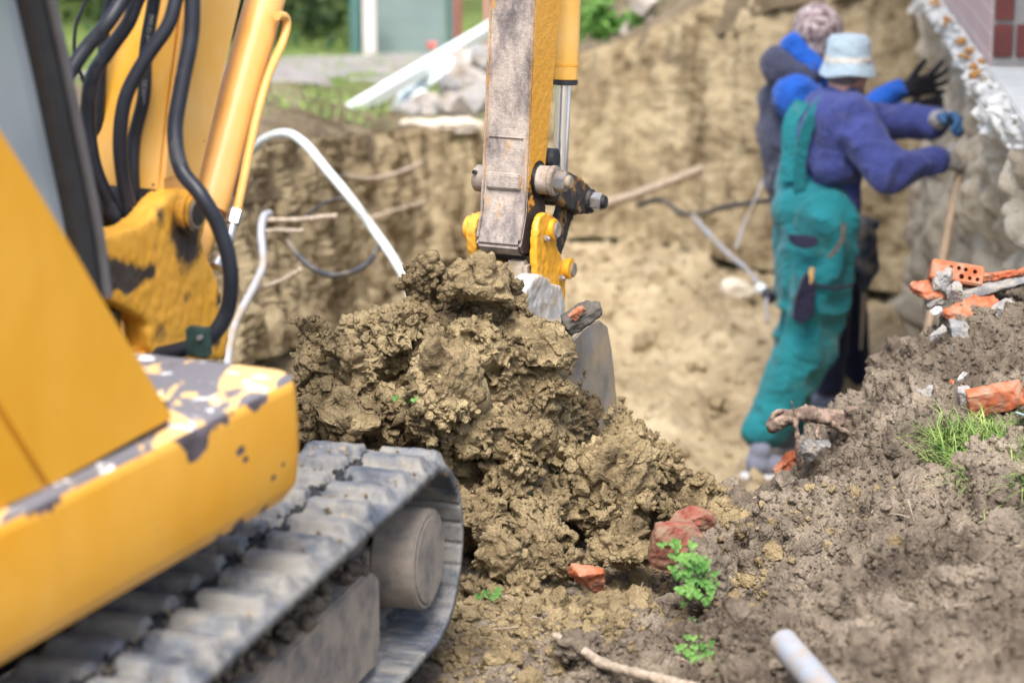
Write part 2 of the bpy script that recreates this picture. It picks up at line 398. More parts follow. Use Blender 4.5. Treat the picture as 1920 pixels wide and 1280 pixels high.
for px, py, Y, r in HB:
    Rr = r / FPX * Y * 1.03; c = P(px, py, Y); sq = rng.uniform(0.8, 1.08, 3); hp.append(blob(c + np.array((0, Rr * 0.5, 0)), Rr * .9, sq, rotmat(rng), 3)); tv, tf = TPL[4][rng.integers(12)]; hp.append(((tv @ rotmat(rng).T) * Rr * 1.22 + c + np.array((0, Rr * 0.45, 0)), tf))
hp.append(blob((-.12, 5.78, .05), .42, (1.0, .55, .8))); hp.append(blob((.10, 5.62, -.02), .36, (1, .6, .5))); hp.append(blob((.3, 5.6, -.15), .3, (1, .7, .6))); hp.append(blob((-.3, 5.55, .05), .3, (1, .6, 1.0)))
hp.append(blob(P(900, 700, 5.55), .2)); hp.append(blob(P(760, 720, 5.5), .2)); hp.append(blob(P(1000, 760, 5.55), .15)); hp.append(blob(P(860, 900, 5.4), .18))
base = [p[0].mean(0) for p in hp]; brad = [np.linalg.norm(p[0] - p[0].mean(0), axis=1).mean() for p in hp]
for _ in range(420):                                                  # lumps bedded in the surface of the heap, turned every way
    k = rng.integers(len(HB)); d = rng.normal(size=3); d[1] = -abs(d[1]) * 0.9; d /= np.linalg.norm(d)
    r = rng.choice((.018, .026, .036, .05), p=(.3, .35, .25, .1)); c = base[k] + d * (brad[k] - r * 0.15)
    tv, tf = TPL[3][rng.integers(12)]; hp.append(((tv @ rotmat(rng).T) * r + c, tf))
hV, hF = remesh(hp, 0.0046, 2, 0.4)
N = normals(hV, hF); q = hV
w = q + 0.014 * np.c_[vnoise(q * 22, 1), vnoise(q * 22, 2), vnoise(q * 22, 3)]
rgh = np.clip(vnoise(q * 7, 31) * 1.9 + 0.72, 0.10, 1.25)              # smooth sheared faces here, crumbly ones there
d = 0.028 * fbm(q * 11, 3, 33) + rgh * (0.022 * crumbs(w, 0.042, 41) + 0.015 * crumbs(w, 0.021, 42) + 0.009 * crumbs(q, 0.0115, 43)) + 0.003 * fbm(q * 90, 2, 44)
f1, f2, _ci = worley(w / 0.11, 51); d -= 0.034 * np.clip(1 - (f2 - f1) / 0.14, 0, 1); f1, f2, _ci = worley(w / 0.05, 52); d -= 0.012 * np.clip(1 - (f2 - f1) / 0.16, 0, 1)   # cracks between lumps
hV = hV + N * (d - 0.013)[:, None]
me = build_mesh("soil_heap", hV, hF)
o = obj("soil_heap", me, M['heap'], at=(0, 0, 0)); tag(o, "tall crumbly heap of ochre clay soil piled against the excavator bucket", "soil heap", kind="stuff")
if isinstance(hF, list): hF4 = hF[-1]
else: hF4 = hF
def w_heap(c, n): return (n[:, 1] < 0.35) * (n[:, 2] > -0.25) * (0.5 + np.clip(vnoise(c * 5, 19), 0, 1)) * (c[:, 1] < 5.9)
parts = [scatter(hV, hF4, w_heap, 13000, .003, .008, 1), scatter(hV, hF4, w_heap, 3600, .006, .015, 2), scatter(hV, hF4, w_heap, 90, .016, .034, 3)]
def w_toe(c, n): return inview(c) * np.exp(-((c[:, 0] - .02 - (c[:, 1] - 4.8) * .5) ** 2) / .12) * np.exp(-((c[:, 1] - 4.85) ** 2) / .09) * (c[:, 0] > -.15)
parts += [scatter(nV, nF, w_toe, 3200, .004, .012, 1), scatter(nV, nF, w_toe, 750, .01, .035, 3, 2.2)]
V, F = merge(parts)
o = obj("soil_crumbs", build_mesh("soil_crumbs", V, F, False), M['heap'], at=(0, 0, 0)); tag(o, "loose ochre crumbs of clay fallen over the heap and its foot", "soil", kind="stuff")
# big clods one could lift off
def big_clod(px, py, Y, rpx, sq, seed, mat, label, embed=0.6, rz=None):
    V, F = ico(6 if rpx > 50 else 5); V = V.copy(); r = rpx / FPX * Y; rg = np.random.default_rng(seed)
    V = V * (1 + 0.22 * fbm(V * 1.6 + seed, 3, seed))[:, None]
    for _ in range(6):
        n = rg.normal(size=3); n /= np.linalg.norm(n); h = rg.uniform(.5, .85); dd = V @ n - h; V -= np.clip(dd, 0, None)[:, None] * n * .85
    V = V * np.asarray(sq) * r; N = normals(V, F)
    rr = np.clip(vnoise(V * 9 + seed, 3) * 1.8 + .7, .12, 1.25)
    V = V + N * (0.012 * fbm(V * 22 + seed, 3, seed) + rr * (0.014 * crumbs(V + seed, .035, 5) + 0.008 * crumbs(V + seed, .018, 6) + .004 * crumbs(V + seed, .009, 7)) - .01)[:, None]
    if rz: V = V @ np.array(Matrix.Rotation(rz, 3, 'Y')).T
    V = V + P(px, py, Y) + np.array((0, r * embed, 0))
    return tag(obj("soil_clod", build_mesh("soil_clod", V, F), mat), label, "soil clod", "large clods of clay on the heap")
big_clod(840, 715, 5.06, 84, (.78, .7, 1.25), 3, M['heap'], "tall upright brown clod leaning on the middle of the heap, above the track front", .5, .15)
big_clod(800, 522, 5.38, 30, (.85, .8, 1.15), 5, M['heap'], "small knobbly clod standing up alone at the heap's top left", .3)
big_clod(905, 540, 5.25, 66, (1.1, .8, .8), 9, M['heap'], "round clod crowning the heap just below the excavator arm", .5)
big_clod(1170, 912, 5.2, 92, (1.0, .7, 1.0), 12, M['heap'], "broad yellowish clod above the large red brick piece", .5, -.3)
big_clod(1165, 1040, 4.98, 62, (1.15, .8, .6), 15, M['heap'], "flat pale yellow clod beside the large red brick piece, above the small red shard", .5)
big_clod(1022, 662, 5.25, 72, (1.1, .7, .7), 18, M['heap'], "wide crumbly clod at the heap's right shoulder under the slate covered brick piece", .5, .3)
big_clod(645, 785, 5.1, 66, (1.25, .8, .62), 22, M['heap'], "flattened brown clod lying just above the far end of the rubber track", .5)
big_clod(625, 652, 5.22, 38, (1, .9, 1), 25, M['heap'], "lumpy clod on the heap's left shoulder", .4)
big_clod(935, 1045, 4.93, 66, (.9, .8, 1.0), 31, M['heap'], "ochre clod right beside the curved front of the track", .5)
big_clod(1135, 1140, 4.72, 40, (1.3, .9, .7), 33, M['heap'], "low ochre clod below the small red shard at the heap's foot", .1)
big_clod(1080, 1215, 4.5, 42, (1.2, .9, .7), 37, M['topsoil'], "brown clod in front of the heap above the grey stick", .1)

# ------------------------------------------------------------------ far terrain: the pit, its banks and the land behind
KA = []   # (pixel column, [(Y, z) x 8])
def Zp(py, Y): return float(P(960, py, Y)[2])
def col(px, bY, bz, tY, tz, uY=17.0, uz=-0.42, uY2=24, uz2=-0.42):
    KA.append(((px - 960) / FPX, [(5.9, -1.6), (7.0, -1.2 if px > 650 else bz - .25), ((7.0 + bY) / 2, -1.15 if px > 650 else bz - .1), (bY, bz), (tY, tz), (uY, uz), (uY2, uz2), (400, -0.4)]))
col(-2600, 6.9, -.3, 7.2, .35); col(-300, 7.2, -.35, 7.5, .35); col(250, 7.9, -.45, 8.3, .33); col(430, 8.7, -.50, 9.1, .25); col(560, 9.4, -.60, 9.8, Zp(262, 9.8)); col(640, 10.4, -.72, 10.8, Zp(258, 10.8))
col(760, 11.6, -.8, 12.0, Zp(246, 12.0)); col(900, 12.2, -.85, 12.6, Zp(238, 12.6)); col(1000, 12.5, -.85, 12.9, Zp(190, 12.9)); col(1080, 12.6, -.85, 13.0, Zp(110, 13.0)); col(1180, 12.6, -.85, 13.0, Zp(75, 13.0), 17, .2, 24, .1); col(1290, 12.4, -.85, 12.8, Zp(20, 12.8), 17, .5, 24, .4)
col(1450, 12.0, -.88, 12.4, .62, 17, .7, 24, .7); col(1680, 11.6, -.9, 12.0, .75, 17, .8, 24, .8); col(2300, 11, -.9, 11.5, .8, 17, .8, 24, .8); col(4600, 11, -.9, 11.4, .8, 17, .8, 24, .8)
ka = np.array([k[0] for k in KA]); kp = np.array([k[1] for k in KA])
def far_profile(a):
    out = np.empty((len(a), 8, 2))
    for i in range(8):
        for j in range(2): out[:, i, j] = np.interp(a, ka, kp[:, i, j])
    return out
def far_sheet(a0, a1, na, lo, hi, nseg, name, mat, dispf, label=None):
    aa = np.linspace(a0, a1, na); pr = far_profile(aa); rows = []
    ts = []
    for s in range(lo, hi): ts += list(s + np.arange(nseg[s - lo]) / nseg[s - lo])
    ts.append(hi); ts = np.array(ts); edge = lo == 4; i = np.minimum(ts.astype(int), 6); f = ts - i
    Y = pr[:, i, 0] * (1 - f) + pr[:, i + 1, 0] * f; Z = pr[:, i, 1] * (1 - f) + pr[:, i + 1, 1] * f
    if edge: Y[:, 0] -= .07; Z[:, 0] -= .22; Y[:, 1] -= .05; Z[:, 1] -= .09; Y[:, 2] -= .03; Z[:, 2] -= .03
    X = aa[:, None] * Y; V = np.c_[X.ravel(), Y.ravel(), Z.ravel()]; n = len(ts)
    k = (np.arange(na - 1)[:, None] * n + np.arange(n - 1)[None]).ravel(); F = np.c_[k, k + n, k + n + 1, k + 1]
    N = normals(V, F); V = V + N * dispf(V)[:, None]; return V, F
def d_floor(q):
    return -.03 + 0.06 * fbm(q * 2.0, 4, 61) + 0.09 * crumbs(q + .03 * vnoise(q * 8, 3)[:, None], 0.17, 62) * np.clip(vnoise(q * 1.1, 5) + .5, 0, 1) + 0.035 * crumbs(q, 0.06, 63) + 0.012 * crumbs(q, .03, 64)
def d_bank(q):
    s = q * np.array((1, 1, 0.26)); tooth = vnoise(s * 9.5, 71) * .5 + vnoise(s * 19, 72) * .6
    return 0.07 * fbm(q * 1.6, 3, 73) + 0.055 * tooth + 0.02 * fbm(q * 9, 4, 77) + 0.02 * crumbs(q, 0.16, 74) * np.clip(vnoise(q * 1.5, 6) + .4, 0, 1) + 0.018 * crumbs(q, .07, 75) + 0.02 * crumbs(q, .03, 76)
fV, fF = far_sheet(-.62, .62, 720, 0, 3, [20, 130, 190], "pit_floor", None, d_floor)
tag(obj("pit_floor", build_mesh("pit_floor", fV, fF), M['floor'], at=(0, 0, 0)), kind="structure")
V, F = far_sheet(-.62, .62, 1200, 3, 4, [170], "pit_bank", None, lambda q: -d_bank(q) + .06)
V = V[:, :]; tag(obj("terrain", build_mesh("terrain", V, F), M['bank'], at=(0, 0, 0)), kind="structure")
# the rims: topsoil at the cut edge, then grass
m = NT("meadow"); xo = m.xyz(); y = m.math('SUBTRACT', xo[1], m.ramp(m.math('MULTIPLY', xo[0], .5), [(.0, 0.0), (.35, 1.0)])); y = m.math('SUBTRACT', y, m.ramp(m.math('MULTIPLY', xo[0], .5), [(.0, 0.0), (.35, 1.0)])); y = m.math('SUBTRACT', y, m.ramp(m.math('MULTIPLY', xo[0], .5), [(.0, 0.0), (.35, 1.0)]))
gcol = m.ramp(m.noise(1.2, 5, .6), [(.3, (.06, .11, .02)), (.5, (.12, .22, .035)), (.7, (.22, .30, .08))])
gcol = m.mix(m.ramp(m.noise(30, 4, .7), [(.3, 0.0), (.7, 0.5)]), gcol, (.30, .28, .13))
edge = m.math('ADD', y, m.math('MULTIPLY', m.noise(1.6, 4, .6, off=(2, 2, 2)), 2.6))
bare = m.mix(m.ramp(m.noise(4, 5, .7), [(.35, 0.0), (.65, 1.0)]), (.16, .115, .07), (.36, .29, .19))
m.set(col=m.mix(m.ramp(m.math('DIVIDE', edge, 30.0), [(.455, 0.0), (.50, 1.0)]), bare, gcol), rough=.95, spec=.2); m.bump(m.noise(45, 5, .7), .04, 1.0); M['meadow'] = m.m
def d_land(q):
    k = np.exp(-np.clip(q[:, 1] - 13, 0, None) / 4) * 1.0
    return (0.03 * fbm(q * 2.2, 4, 81) + .03 * crumbs(q, .12, 82)) * (.3 + k) * (q[:, 1] < 40)
V, F = far_sheet(-.62, .62, 420, 4, 7, [120, 50, 12], "land", None, d_land)
tag(obj("field", build_mesh("field", V, F), M['meadow'], at=(0, 0, 0)), kind="structure")
bm = bmesh.new()
for a in ((-400, -60), (400, -60), (400, 2.2), (-400, 2.2)): bm.verts.new((a[0], a[1], -.06))
bm.faces.new(bm.verts); tag(obj("lawn", bm_mesh(bm), M['meadow'], at=(0, 0, 0)), kind="structure")
bm = bmesh.new()
for a in ((-500, -60), (500, -60), (500, 800), (-500, 800)): bm.verts.new((a[0], a[1], -1.9))
bm.faces.new(bm.verts); tag(obj("land", bm_mesh(bm), M['meadow'], at=(0, 0, 0)), kind="structure")
# clods lying about on the pit floor
def w_pit(c, n): return inview(c, .04) * (c[:, 1] > 6.6) * (.2 + np.clip(vnoise(c * .9, 29) + .1, 0, 1))
V, F = merge([scatter(fV, fF, w_pit, 2600, .012, .05, 2, 2.2), scatter(fV, fF, w_pit, 130, .04, .11, 3, 2.2)])
tag(obj("clay_clods", build_mesh("clay_clods", V, F, False), M['floor'], at=(0, 0, 0)), "pale clay clods scattered over the pit floor", "clay", kind="stuff")

# ------------------------------------------------------------------ house on the right and the cut earth under it
HD = np.array((math.sin(R(5.4)), math.cos(R(5.4)), 0)); HN = np.array((-HD[1], HD[0], 0))   # along the wall; out of the wall towards the pit
H0 = np.array((1.75, 9.5, 0.0)); HK = 1.12
def hfar(V): return CO + (V - CO) * HK      # the survey of this wall was first worked out at nine tenths of its true distance
def hw(s, out, z): return hfar(H0 + HD * s + HN * out + UZ * z)
ns, nz = 620, 230; ss = np.linspace(-3.8, 3.4, ns); zz = np.linspace(-1.35, .72, nz); S, Z = np.meshgrid(ss, zz, indexing='ij')
q = np.c_[S.ravel(), np.zeros(S.size), Z.ravel()]; st = q * np.array((1, 1, .25))
out = .05 - .10 * (q[:, 2] + .3) + 0.09 * fbm(q * 1.3, 4, 91) + .06 * vnoise(st * 8, 92) + .04 * vnoise(st * 17, 93) + .075 * crumbs(q, .15, 94) + .025 * crumbs(q, .06, 95) + .3 * np.exp(-(q[:, 2] + 1.15) / .16) - 1.0 * np.clip(-2.75 - q[:, 0], 0, None)
V = hfar(H0 + q[:, :1] * HD + out[:, None] * HN + q[:, 2:] * UZ)
k = (np.arange(ns - 1)[:, None] * nz + np.arange(nz - 1)[None]).ravel(); F = np.c_[k, k + 1, k + nz + 1, k + nz]
tag(obj("hill", build_mesh("hill", V, F), M['housebank'], at=(0, 0, 0)), kind="structure")
# ragged concrete footing strip with smears of orange foam
house = empty("house", hw(0, -.4, .7), "house corner with pale pink facing and dark red tiles above the cut earth bank", "house")
M['mortar'] = plain("white_concrete", (.66, .645, .60), .95, var=.25, scale=11, bump=.02, spec=.2)
ns, nz = 700, 60; ss = np.linspace(-4.2, 8, ns); zz = np.linspace(0, 1, nz); S, T = np.meshgrid(ss, zz, indexing='ij'); q = np.c_[S.ravel(), T.ravel() * .3, np.zeros(S.size)]
low = .635 - .07 * np.abs(fbm(np.c_[q[:, 0], q[:, 0] * 0, q[:, 0] * 0] * 3.1, 4, 5)) ; zt = .735
ang = q[:, 1] / .3 * math.pi
zc = low + (zt - low) * (1 - np.cos(ang)) / 2; ob = -.02 + .085 * np.sin(ang) ** .6 + .035 * fbm(q * 7, 4, 7) + .035 * crumbs(q, .07, 8) + .02 * crumbs(q, .035, 9) - 1.0 * np.clip(-2.75 - q[:, 0], 0, None)
V = hfar(H0 + q[:, :1] * HD + ob[:, None] * HN + zc[:, None] * UZ); k = (np.arange(ns - 1)[:, None] * nz + np.arange(nz - 1)[None]).ravel()
obj("footing", build_mesh("footing", V, np.c_[k, k + 1, k + nz + 1, k + nz]), M['mortar'], house)
foamm = plain("foam_orange", (.50, .25, .07), .8, var=.35, scale=30, bump=.01)
rg = np.random.default_rng(4)
for s0, n, w_ in ((-1.74, 5, .05), (-1.45, 5, .05), (-1.1, 3, .035), (-.55, 4, .05), (.1, 3, .05), (.65, 7, .07), (1.3, 5, .06)):
    for _ in range(n):
        tv, tf = TPL[3][rg.integers(12)]; r = rg.uniform(.011, .024); obj("insulating_foam", build_mesh("foam", tv @ rotmat(rg).T * r * (1, 1.3, .8) + hw(s0 + rg.normal() * w_, .085 + rg.normal() * .01, .735 + rg.normal() * .012), tf), foamm, house)
mp = NT("pink_facing"); x, y, z = mp.xyz()
lines = mp.math('LESS_THAN', mp.math('FRACT', mp.math('DIVIDE', z, .0775)), .075)
c = mp.mix(lines, mp.mix(mp.ramp(mp.noise(6, 5, .6), [(.3, 0.0), (.7, 1.0)]), (.55, .38, .38), (.64, .47, .46)), (.78, .72, .70)); mp.set(col=c, rough=.5); M['pink'] = mp.m
SE = -1.76                                                        # the near end of the tiled wall: the corner
def wallbox(s0, s1, o0, o1, z0, z1, bev=0.0): 
    return bm_mesh(prism([hw(s0, o0, z0), hw(s1, o0, z0), hw(s1, o1, z0), hw(s0, o1, z0)], UZ * (z1 - z0) * HK, bev))
obj("wall", wallbox(SE, 9.0, .05, -.25, .742, 3.4), M['pink'], house)
obj("wall", wallbox(-4.4, SE - .012, -.32, -.55, .742, 3.4), plain("pale_render", (.55, .66, .72), .7, var=.05), house)
obj("roof", wallbox(-4.7, 9.3, .45, -2.5, 3.41, 3.6, .01), plain("roof_sheet", (.2, .1, .08), .8), house)
mt = NT("red_tile"); x, y, z = mt.xyz()
n = mt.ramp(mt.noise(9, 5, .6), [(.3, (.10, .02, .018)), (.7, (.17, .04, .035))]); mt.set(col=n, rough=.35)
zz0 = .765; k = 0
while zz0 < 3.3:
    t = bm_mesh(frame_box(hw(SE - .014, .012, zz0 + .056), HN, HD, UZ, .033, .013, .058, .003)); obj("tile", t, mt.m, house)
    t = bm_mesh(frame_box(hw(SE - .014, -.06, zz0 + .056), HN, HD, UZ, .033, .013, .058, .003)) if k % 2 == 0 else None
    if t: obj("tile", t, mt.m, house)
    zz0 += .118; k += 1
obj("tile_grout", wallbox(SE - .012, SE - .001, .046, -.10, .742, 3.39), plain("grout", (.33, .31, .30), .9), house)
obj("window_frame", wallbox(SE - .03, SE - .005, -.105, -.30, .742, 3.38, .004), plain("pale_blue_frame", (.52, .66, .74), .4, var=.04), house)
obj("ledge", wallbox(-4.3, SE + .0, .06, -.315, .70, .739, .006), plain("light_ledge", (.60, .60, .57), .85, var=.12, scale=9), house)
# ------------------------------------------------------------------ excavator
hA = R(24.0); fh = np.array((math.sin(hA), math.cos(hA), 0)); rh = np.array((math.cos(hA), -math.sin(hA), 0))
PIN = P(368, 400, 4.35); PIN0 = np.array((PIN[0], PIN[1], 0.0))
def hs(s, r, z): return PIN0 + fh * s + rh * r + UZ * z
def tr(pts, r):                                   # a traced outline laid on the vertical plane at distance r to the right of the pin plane
    return [PL(px, py, PIN0 + rh * r, rh) for px, py in pts]
def paint(name, base=(.70, .32, .018), wear=.35, wearcol=(.05, .04, .045), scale=9, top=False, grime=None, grime_amt=.4, spec=.5, rough=.38, fade=(.76, .40, .06), edge_z=None, blots=(), soft=.025, aniso=(1, 1, 1)):
    m = NT(name); n1 = m.noise(3.5, 4, .6)
    c = m.mix(m.ramp(n1, [(.35, 0.0), (.7, 1.0)]), base, fade)
    st = m.noise(1.0, 4, .6, vec=m.mapped((16, 16, 2.5))); c = m.mix(m.ramp(st, [(.5, 0.0), (.8, .22)]), c, (.45, .21, .02))
    w = m.noise(scale, 7, .68, off=(4, 9, 2)); w2 = m.noise(scale * 5, 5, .7, off=(1, 3, 8))
    th = .80 - wear * .34
    if edge_z is not None:
        z = m.xyz()[2]; e = m.ramp(m.math('DIVIDE', m.math('SUBTRACT', z, edge_z - .085), .085), [(0.0, 0.0), (.55, .05), (.92, .17), (1.0, .27)])
        w = m.math('ADD', w, e)
    for (bx, by, bz, br) in blots:                # stains with a place of their own on the part
        v0 = m.n("ShaderNodeVectorMath", operation='SUBTRACT'); m.l(m.co, v0.inputs[0]); v0.inputs[1].default_value = (bx, by, bz)
        v1 = m.n("ShaderNodeVectorMath", operation='MULTIPLY'); m.l(v0.outputs[0], v1.inputs[0]); v1.inputs[1].default_value = aniso
        v = m.n("ShaderNodeVectorMath", operation='LENGTH'); m.l(v1.outputs[0], v.inputs[0])
        w = m.math('ADD', w, m.ramp(m.math('DIVIDE', v.outputs["Value"], br), [(.15, .34), (1.0, 0.0)]))
    mask = m.ramp(w, [(th - soft, 0.0), (th + soft, 1.0)]); chips = m.ramp(w2, [(.70 - wear * .05, 0.0), (.72 - wear * .05, 1.0)])
    mask = m.math('MAXIMUM', mask, chips)
    wc = m.mix(m.ramp(m.noise(24, 4, .6), [(.4, 0.0), (.7, 1.0)]), wearcol, tuple(min(v * 2.4, 1) for v in wearcol)); c = m.mix(mask, c, wc)
    if top:
        g = m.n("ShaderNodeNewGeometry"); s = m.n("ShaderNodeSeparateXYZ"); m.l(g.outputs["True Normal"], s.inputs[0])
        t = m.ramp(m.noise(8.5, 5, .55, vec=m.mapped((1.6, .8, 1), (2, 2, 0)), dist=.6), [(.47, 0.0), (.50, 1.0)]); t2 = m.ramp(m.noise(14, 5, .6, off=(7, 7, 7)), [(.58, 0.0), (.63, 1.0)])
        tc = m.mix(t, m.mix(.4, base, (.85, .7, .45)), (.155, .15, .165)); tc = m.mix(t2, tc, (.78, .75, .72))
        c = m.mix(m.math('GREATER_THAN', s.outputs[2], .75), c, tc)
    rr = m.ramp(mask, [(0, rough), (1, .7)])
    if grime is not None:
        gm = m.ramp(m.noise(11, 7, .72, off=(6, 1, 5)), [(.68 - grime_amt * .4, 0.0), (.80 - grime_amt * .3, 1.0)]); c = m.mix(gm, c, grime); rr = m.ramp(gm, [(0, rough), (1, .85)])
    m.set(col=c, rough=rr, spec=spec); h = m.math('SUBTRACT', m.math('MULTIPLY', m.noise(60, 3, .6), .25), m.math('MULTIPLY', mask, .5)); m.bump(h, .0015, .8)
    return m.m
M['yel'] = paint("yellow_panel_paint", wear=.15, scale=7)
M['yel_pale'] = paint("faded_orange_paint", base=(.74, .36, .07), fade=(.80, .48, .17), wear=.28, scale=14)
M['black_m'] = plain("black_metal", (.022, .022, .026), .45, var=.3, scale=20, bump=.001, dirt=(.13, .10, .07), dirt_amt=.25)
M['rubber'] = plain("hose_rubber", (.014, .017, .026), .42, var=.2, scale=30, spec=.45, dirt=(.06, .06, .065), dirt_amt=.15)
M['steel'] = plain("bright_steel", (.55, .55, .56), .32, metal=.9, var=.12, scale=30, dirt=(.25, .2, .15), dirt_amt=.3, dscale=30)
M['wornsteel'] = plain("worn_bucket_steel", (.24, .225, .21), .55, metal=.25, var=.35, scale=12, bump=.002, dirt=(.34, .27, .18), dirt_amt=.55)
M['grease'] = plain("greasy_black", (.012, .011, .011), .3, var=.5, scale=40, bump=.004)
ex = empty("mini_excavator", (PIN0[0], PIN0[1], 0.0), "yellow tracked mini excavator with worn paint, its arm and bucket reaching into the soil heap", "excavator")
def part(name, bm, mat, parent=None, angle=35): return obj(name, bm_mesh(bm, name, angle), mat, parent or ex)

# lower house body: rounded skirt with a worn flat top
CB = P(548, 706, 3.8); ZT, ZB = .772, .557
def hc(s, r, z): return np.array((CB[0], CB[1], 0)) + fh * s + rh * r + UZ * z
FR = .050
def skirt_ring(ins, rad, z):
    pts = [hc(FR - ins, -1.15, z), hc(FR - ins, -.8, z), hc(FR - ins, -.4, z)]
    for k in range(9):
        a = math.pi / 2 * (k / 8); pts.append(hc(FR - ins - rad + rad * math.cos(a), -ins - rad + rad * math.sin(a), z))
    pts += [hc(-.3, -ins, z), hc(-.6, -ins, z), hc(-1.0, -ins, z), hc(-1.7, -ins, z), hc(-1.85, -.1, z), hc(-1.9, -1.15, z)]; return pts
bm = bmesh.new(); rings = []
for ins, rad, z in ((.03, .045, ZT), (.012, .05, ZT - .002), (.003, .055, ZT - .009), (-.001, .06, ZT - .020), (-.0015, .06, ZT - .026), (-.004, .06, ZT - .08), (-.004, .06, ZT - .13), (-.001, .062, ZB + .035), (.001, .063, ZB + .028), (.012, .07, ZB + .008), (.03, .075, ZB), (.07, .08, ZB)):
    rings.append([bm.verts.new(V3(p)) for p in skirt_ring(ins, rad, z)])
n = len(rings[0])
for a, b in zip(rings, rings[1:]):
    for i in range(n): bm.faces.new((a[i], a[(i + 1) % n], b[(i + 1) % n], b[i]))
bm.faces.new(rings[0][::-1]); bm.faces.new(rings[-1])
o0 = np.array((PIN0[0], PIN0[1], 0))
bl = [tuple(PL(*p, hc(0, 0, 0), rh) - o0) + (r,) for p, r in (((372, 808), .055), ((370, 845), .030), ((487, 745), .035), ((446, 845), .022), ((455, 862), .012), ((528, 870), .016), ((512, 895), .016), ((460, 990), .030), ((505, 955), .028), ((420, 1010), .02))]
M['skirt'] = paint("skirt_paint", wear=.28, scale=11, top=True, edge_z=ZT, blots=bl, aniso=(.75, .75, 1.3))
part("body", bm, M['skirt'])
# dark gap strip, side panels
part("panel_seal", prism([hc(-.33, -.03, ZT - .01), hc(-1.7, -.03, ZT - .01), hc(-1.7, -.09, ZT - .01), hc(-.33, -.09, ZT - .01)], UZ * .05), M['black_m'])
pl_r = -.024
def trc(pts, r): return [PL(px, py, hc(0, r, 0), rh) for px, py in pts]
front = trc([(330, 793), (303, 740), (270, 683), (235, 625), (195, 558), (150, 480), (100, 397), (50, 315), (0, 238), (-60, 150)], pl_r)
top = hc(-1.15, pl_r, 1.45); p0 = front[-1]
seam_b = trc([(92, 917)], pl_r)[0]; seam_t = trc([(-130, 560)], pl_r)[0]
def bulge(pts, thick=.36):
    """side panel: a gridded skin that bulges a little towards the outside, with a rolled edge and a depth of its own"""
    bm = prism(pts, -rh * thick, .005, 3); return bm
M['side_panel'] = paint("side_panel_paint", base=(.69, .325, .016), fade=(.75, .38, .04), wear=.03, scale=5, rough=.27)
zb = ZT + .012
def lowz(p): q = np.array(p); q[2] = max(q[2], zb); return q
part("side_panel", bulge([lowz(front[0])] + front[1:] + [hc(-.95, pl_r, 1.40), seam_t + fh * .0012, seam_b + fh * .0012]), M['side_panel'])
part("side_panel", bulge([seam_b - fh * .0012, seam_t - fh * .0012, hc(-.955, pl_r, 1.40), hc(-1.5, pl_r, 1.42), hc(-1.72, pl_r, 1.2), hc(-1.72, pl_r, zb)]), M['side_panel'])
# cab: curved front pillar, side glass, roof, far pillars
CR = -.30
pil = [PL(px, py, hc(0, CR, 0), rh) for px, py in ((186, 560), (168, 430), (138, 280), (107, 130), (78, 0), (60, -80))]
pilz = pil + [pil[-1] + (pil[-1] - pil[-2]) * k for k in (1.2, 2.6, 4.2)]
def bar(path, w, d, name, mat, bev=.008):
    """box section swept along a path in the side plane: w across (in plane), d deep (across the machine)"""
    P_ = [np.asarray(p) for p in catmull(path, 5)]; bm = bmesh.new(); rr = []
    for i, p in enumerate(P_):
        t = P_[min(i + 1, len(P_) - 1)] - P_[max(i - 1, 0)]; t /= np.linalg.norm(t); nn = np.cross(t, rh); nn /= np.linalg.norm(nn)
        sec = [(-w / 2 + bev, 0), (w / 2 - bev, 0), (w / 2, bev), (w / 2, d - bev), (w / 2 - bev, d), (-w / 2 + bev, d), (-w / 2, d - bev), (-w / 2, bev)]
        rr.append([bm.verts.new(V3(p + nn * a - rh * b)) for a, b in sec])
    for a, b in zip(rr, rr[1:]):
        for i in range(8): bm.faces.new((a[i], a[(i + 1) % 8], b[(i + 1) % 8], b[i]))
    bm.faces.new(rr[0]); bm.faces.new(rr[-1][::-1]); return part(name, bm, mat, angle=50)
M['cabrub'] = plain("cab_frame_black", (.02, .022, .026), .4, var=.2, scale=30)
bar([p for p in pilz], .062, .06, "cab_pillar", M['cabrub'])
bar([p + fh * .018 + rh * .012 for p in pilz], .012, .02, "window_seal", plain("grey_seal", (.10, .10, .11), .5), .002)
bar([p - rh * .95 for p in pilz], .06, .06, "cab_pillar", M['cabrub'])
topz = pilz[-1]
for dr in (0, -.95): bar([topz - fh * 1.05 + rh * dr + UZ * -1.2, topz - fh * 1.0 + rh * dr + UZ * -.5, topz - fh * .95 + rh * dr], .06, .06, "cab_pillar", M['cabrub'])
rc = (topz - fh * .42 - rh * .5 + UZ * .05); part("cab_roof", frame_box(rc, rh, fh, UZ, .58, .62, .045, .02), M['yel'])
mg = NT("cab_glass"); gx = mg.noise(2.5, 3, .5); br = mg.n("ShaderNodeTexBrick"); br.inputs["Scale"].default_value = 5.5; br.inputs["Mortar Size"].default_value = .008
br.inputs["Color1"].default_value = br.inputs["Color2"].default_value = (1, 1, 1, 1); br.inputs["Mortar"].default_value = (.72, .72, .74, 1); mg.l(mg.mapped((1, 1, 1)), br.inputs["Vector"])
mg.set(col=mg.ramp(gx, [(.3, (.18, .22, .25)), (.7, (.36, .41, .45))]), rough=.12, spec=.8); mg.bump(mg.noise(2, 2, .5), .02, .3); M['glass'] = mg.m  # opaque pane; the mottled pale blue-grey stands in for its reflections
gl = [p - fh * .025 - rh * .025 for p in pilz] + [topz - fh * .95 - rh * .025, topz - fh * 1.05 - UZ * 1.2 - rh * .025]
part("side_window", prism(gl, -rh * .006), M['glass'])
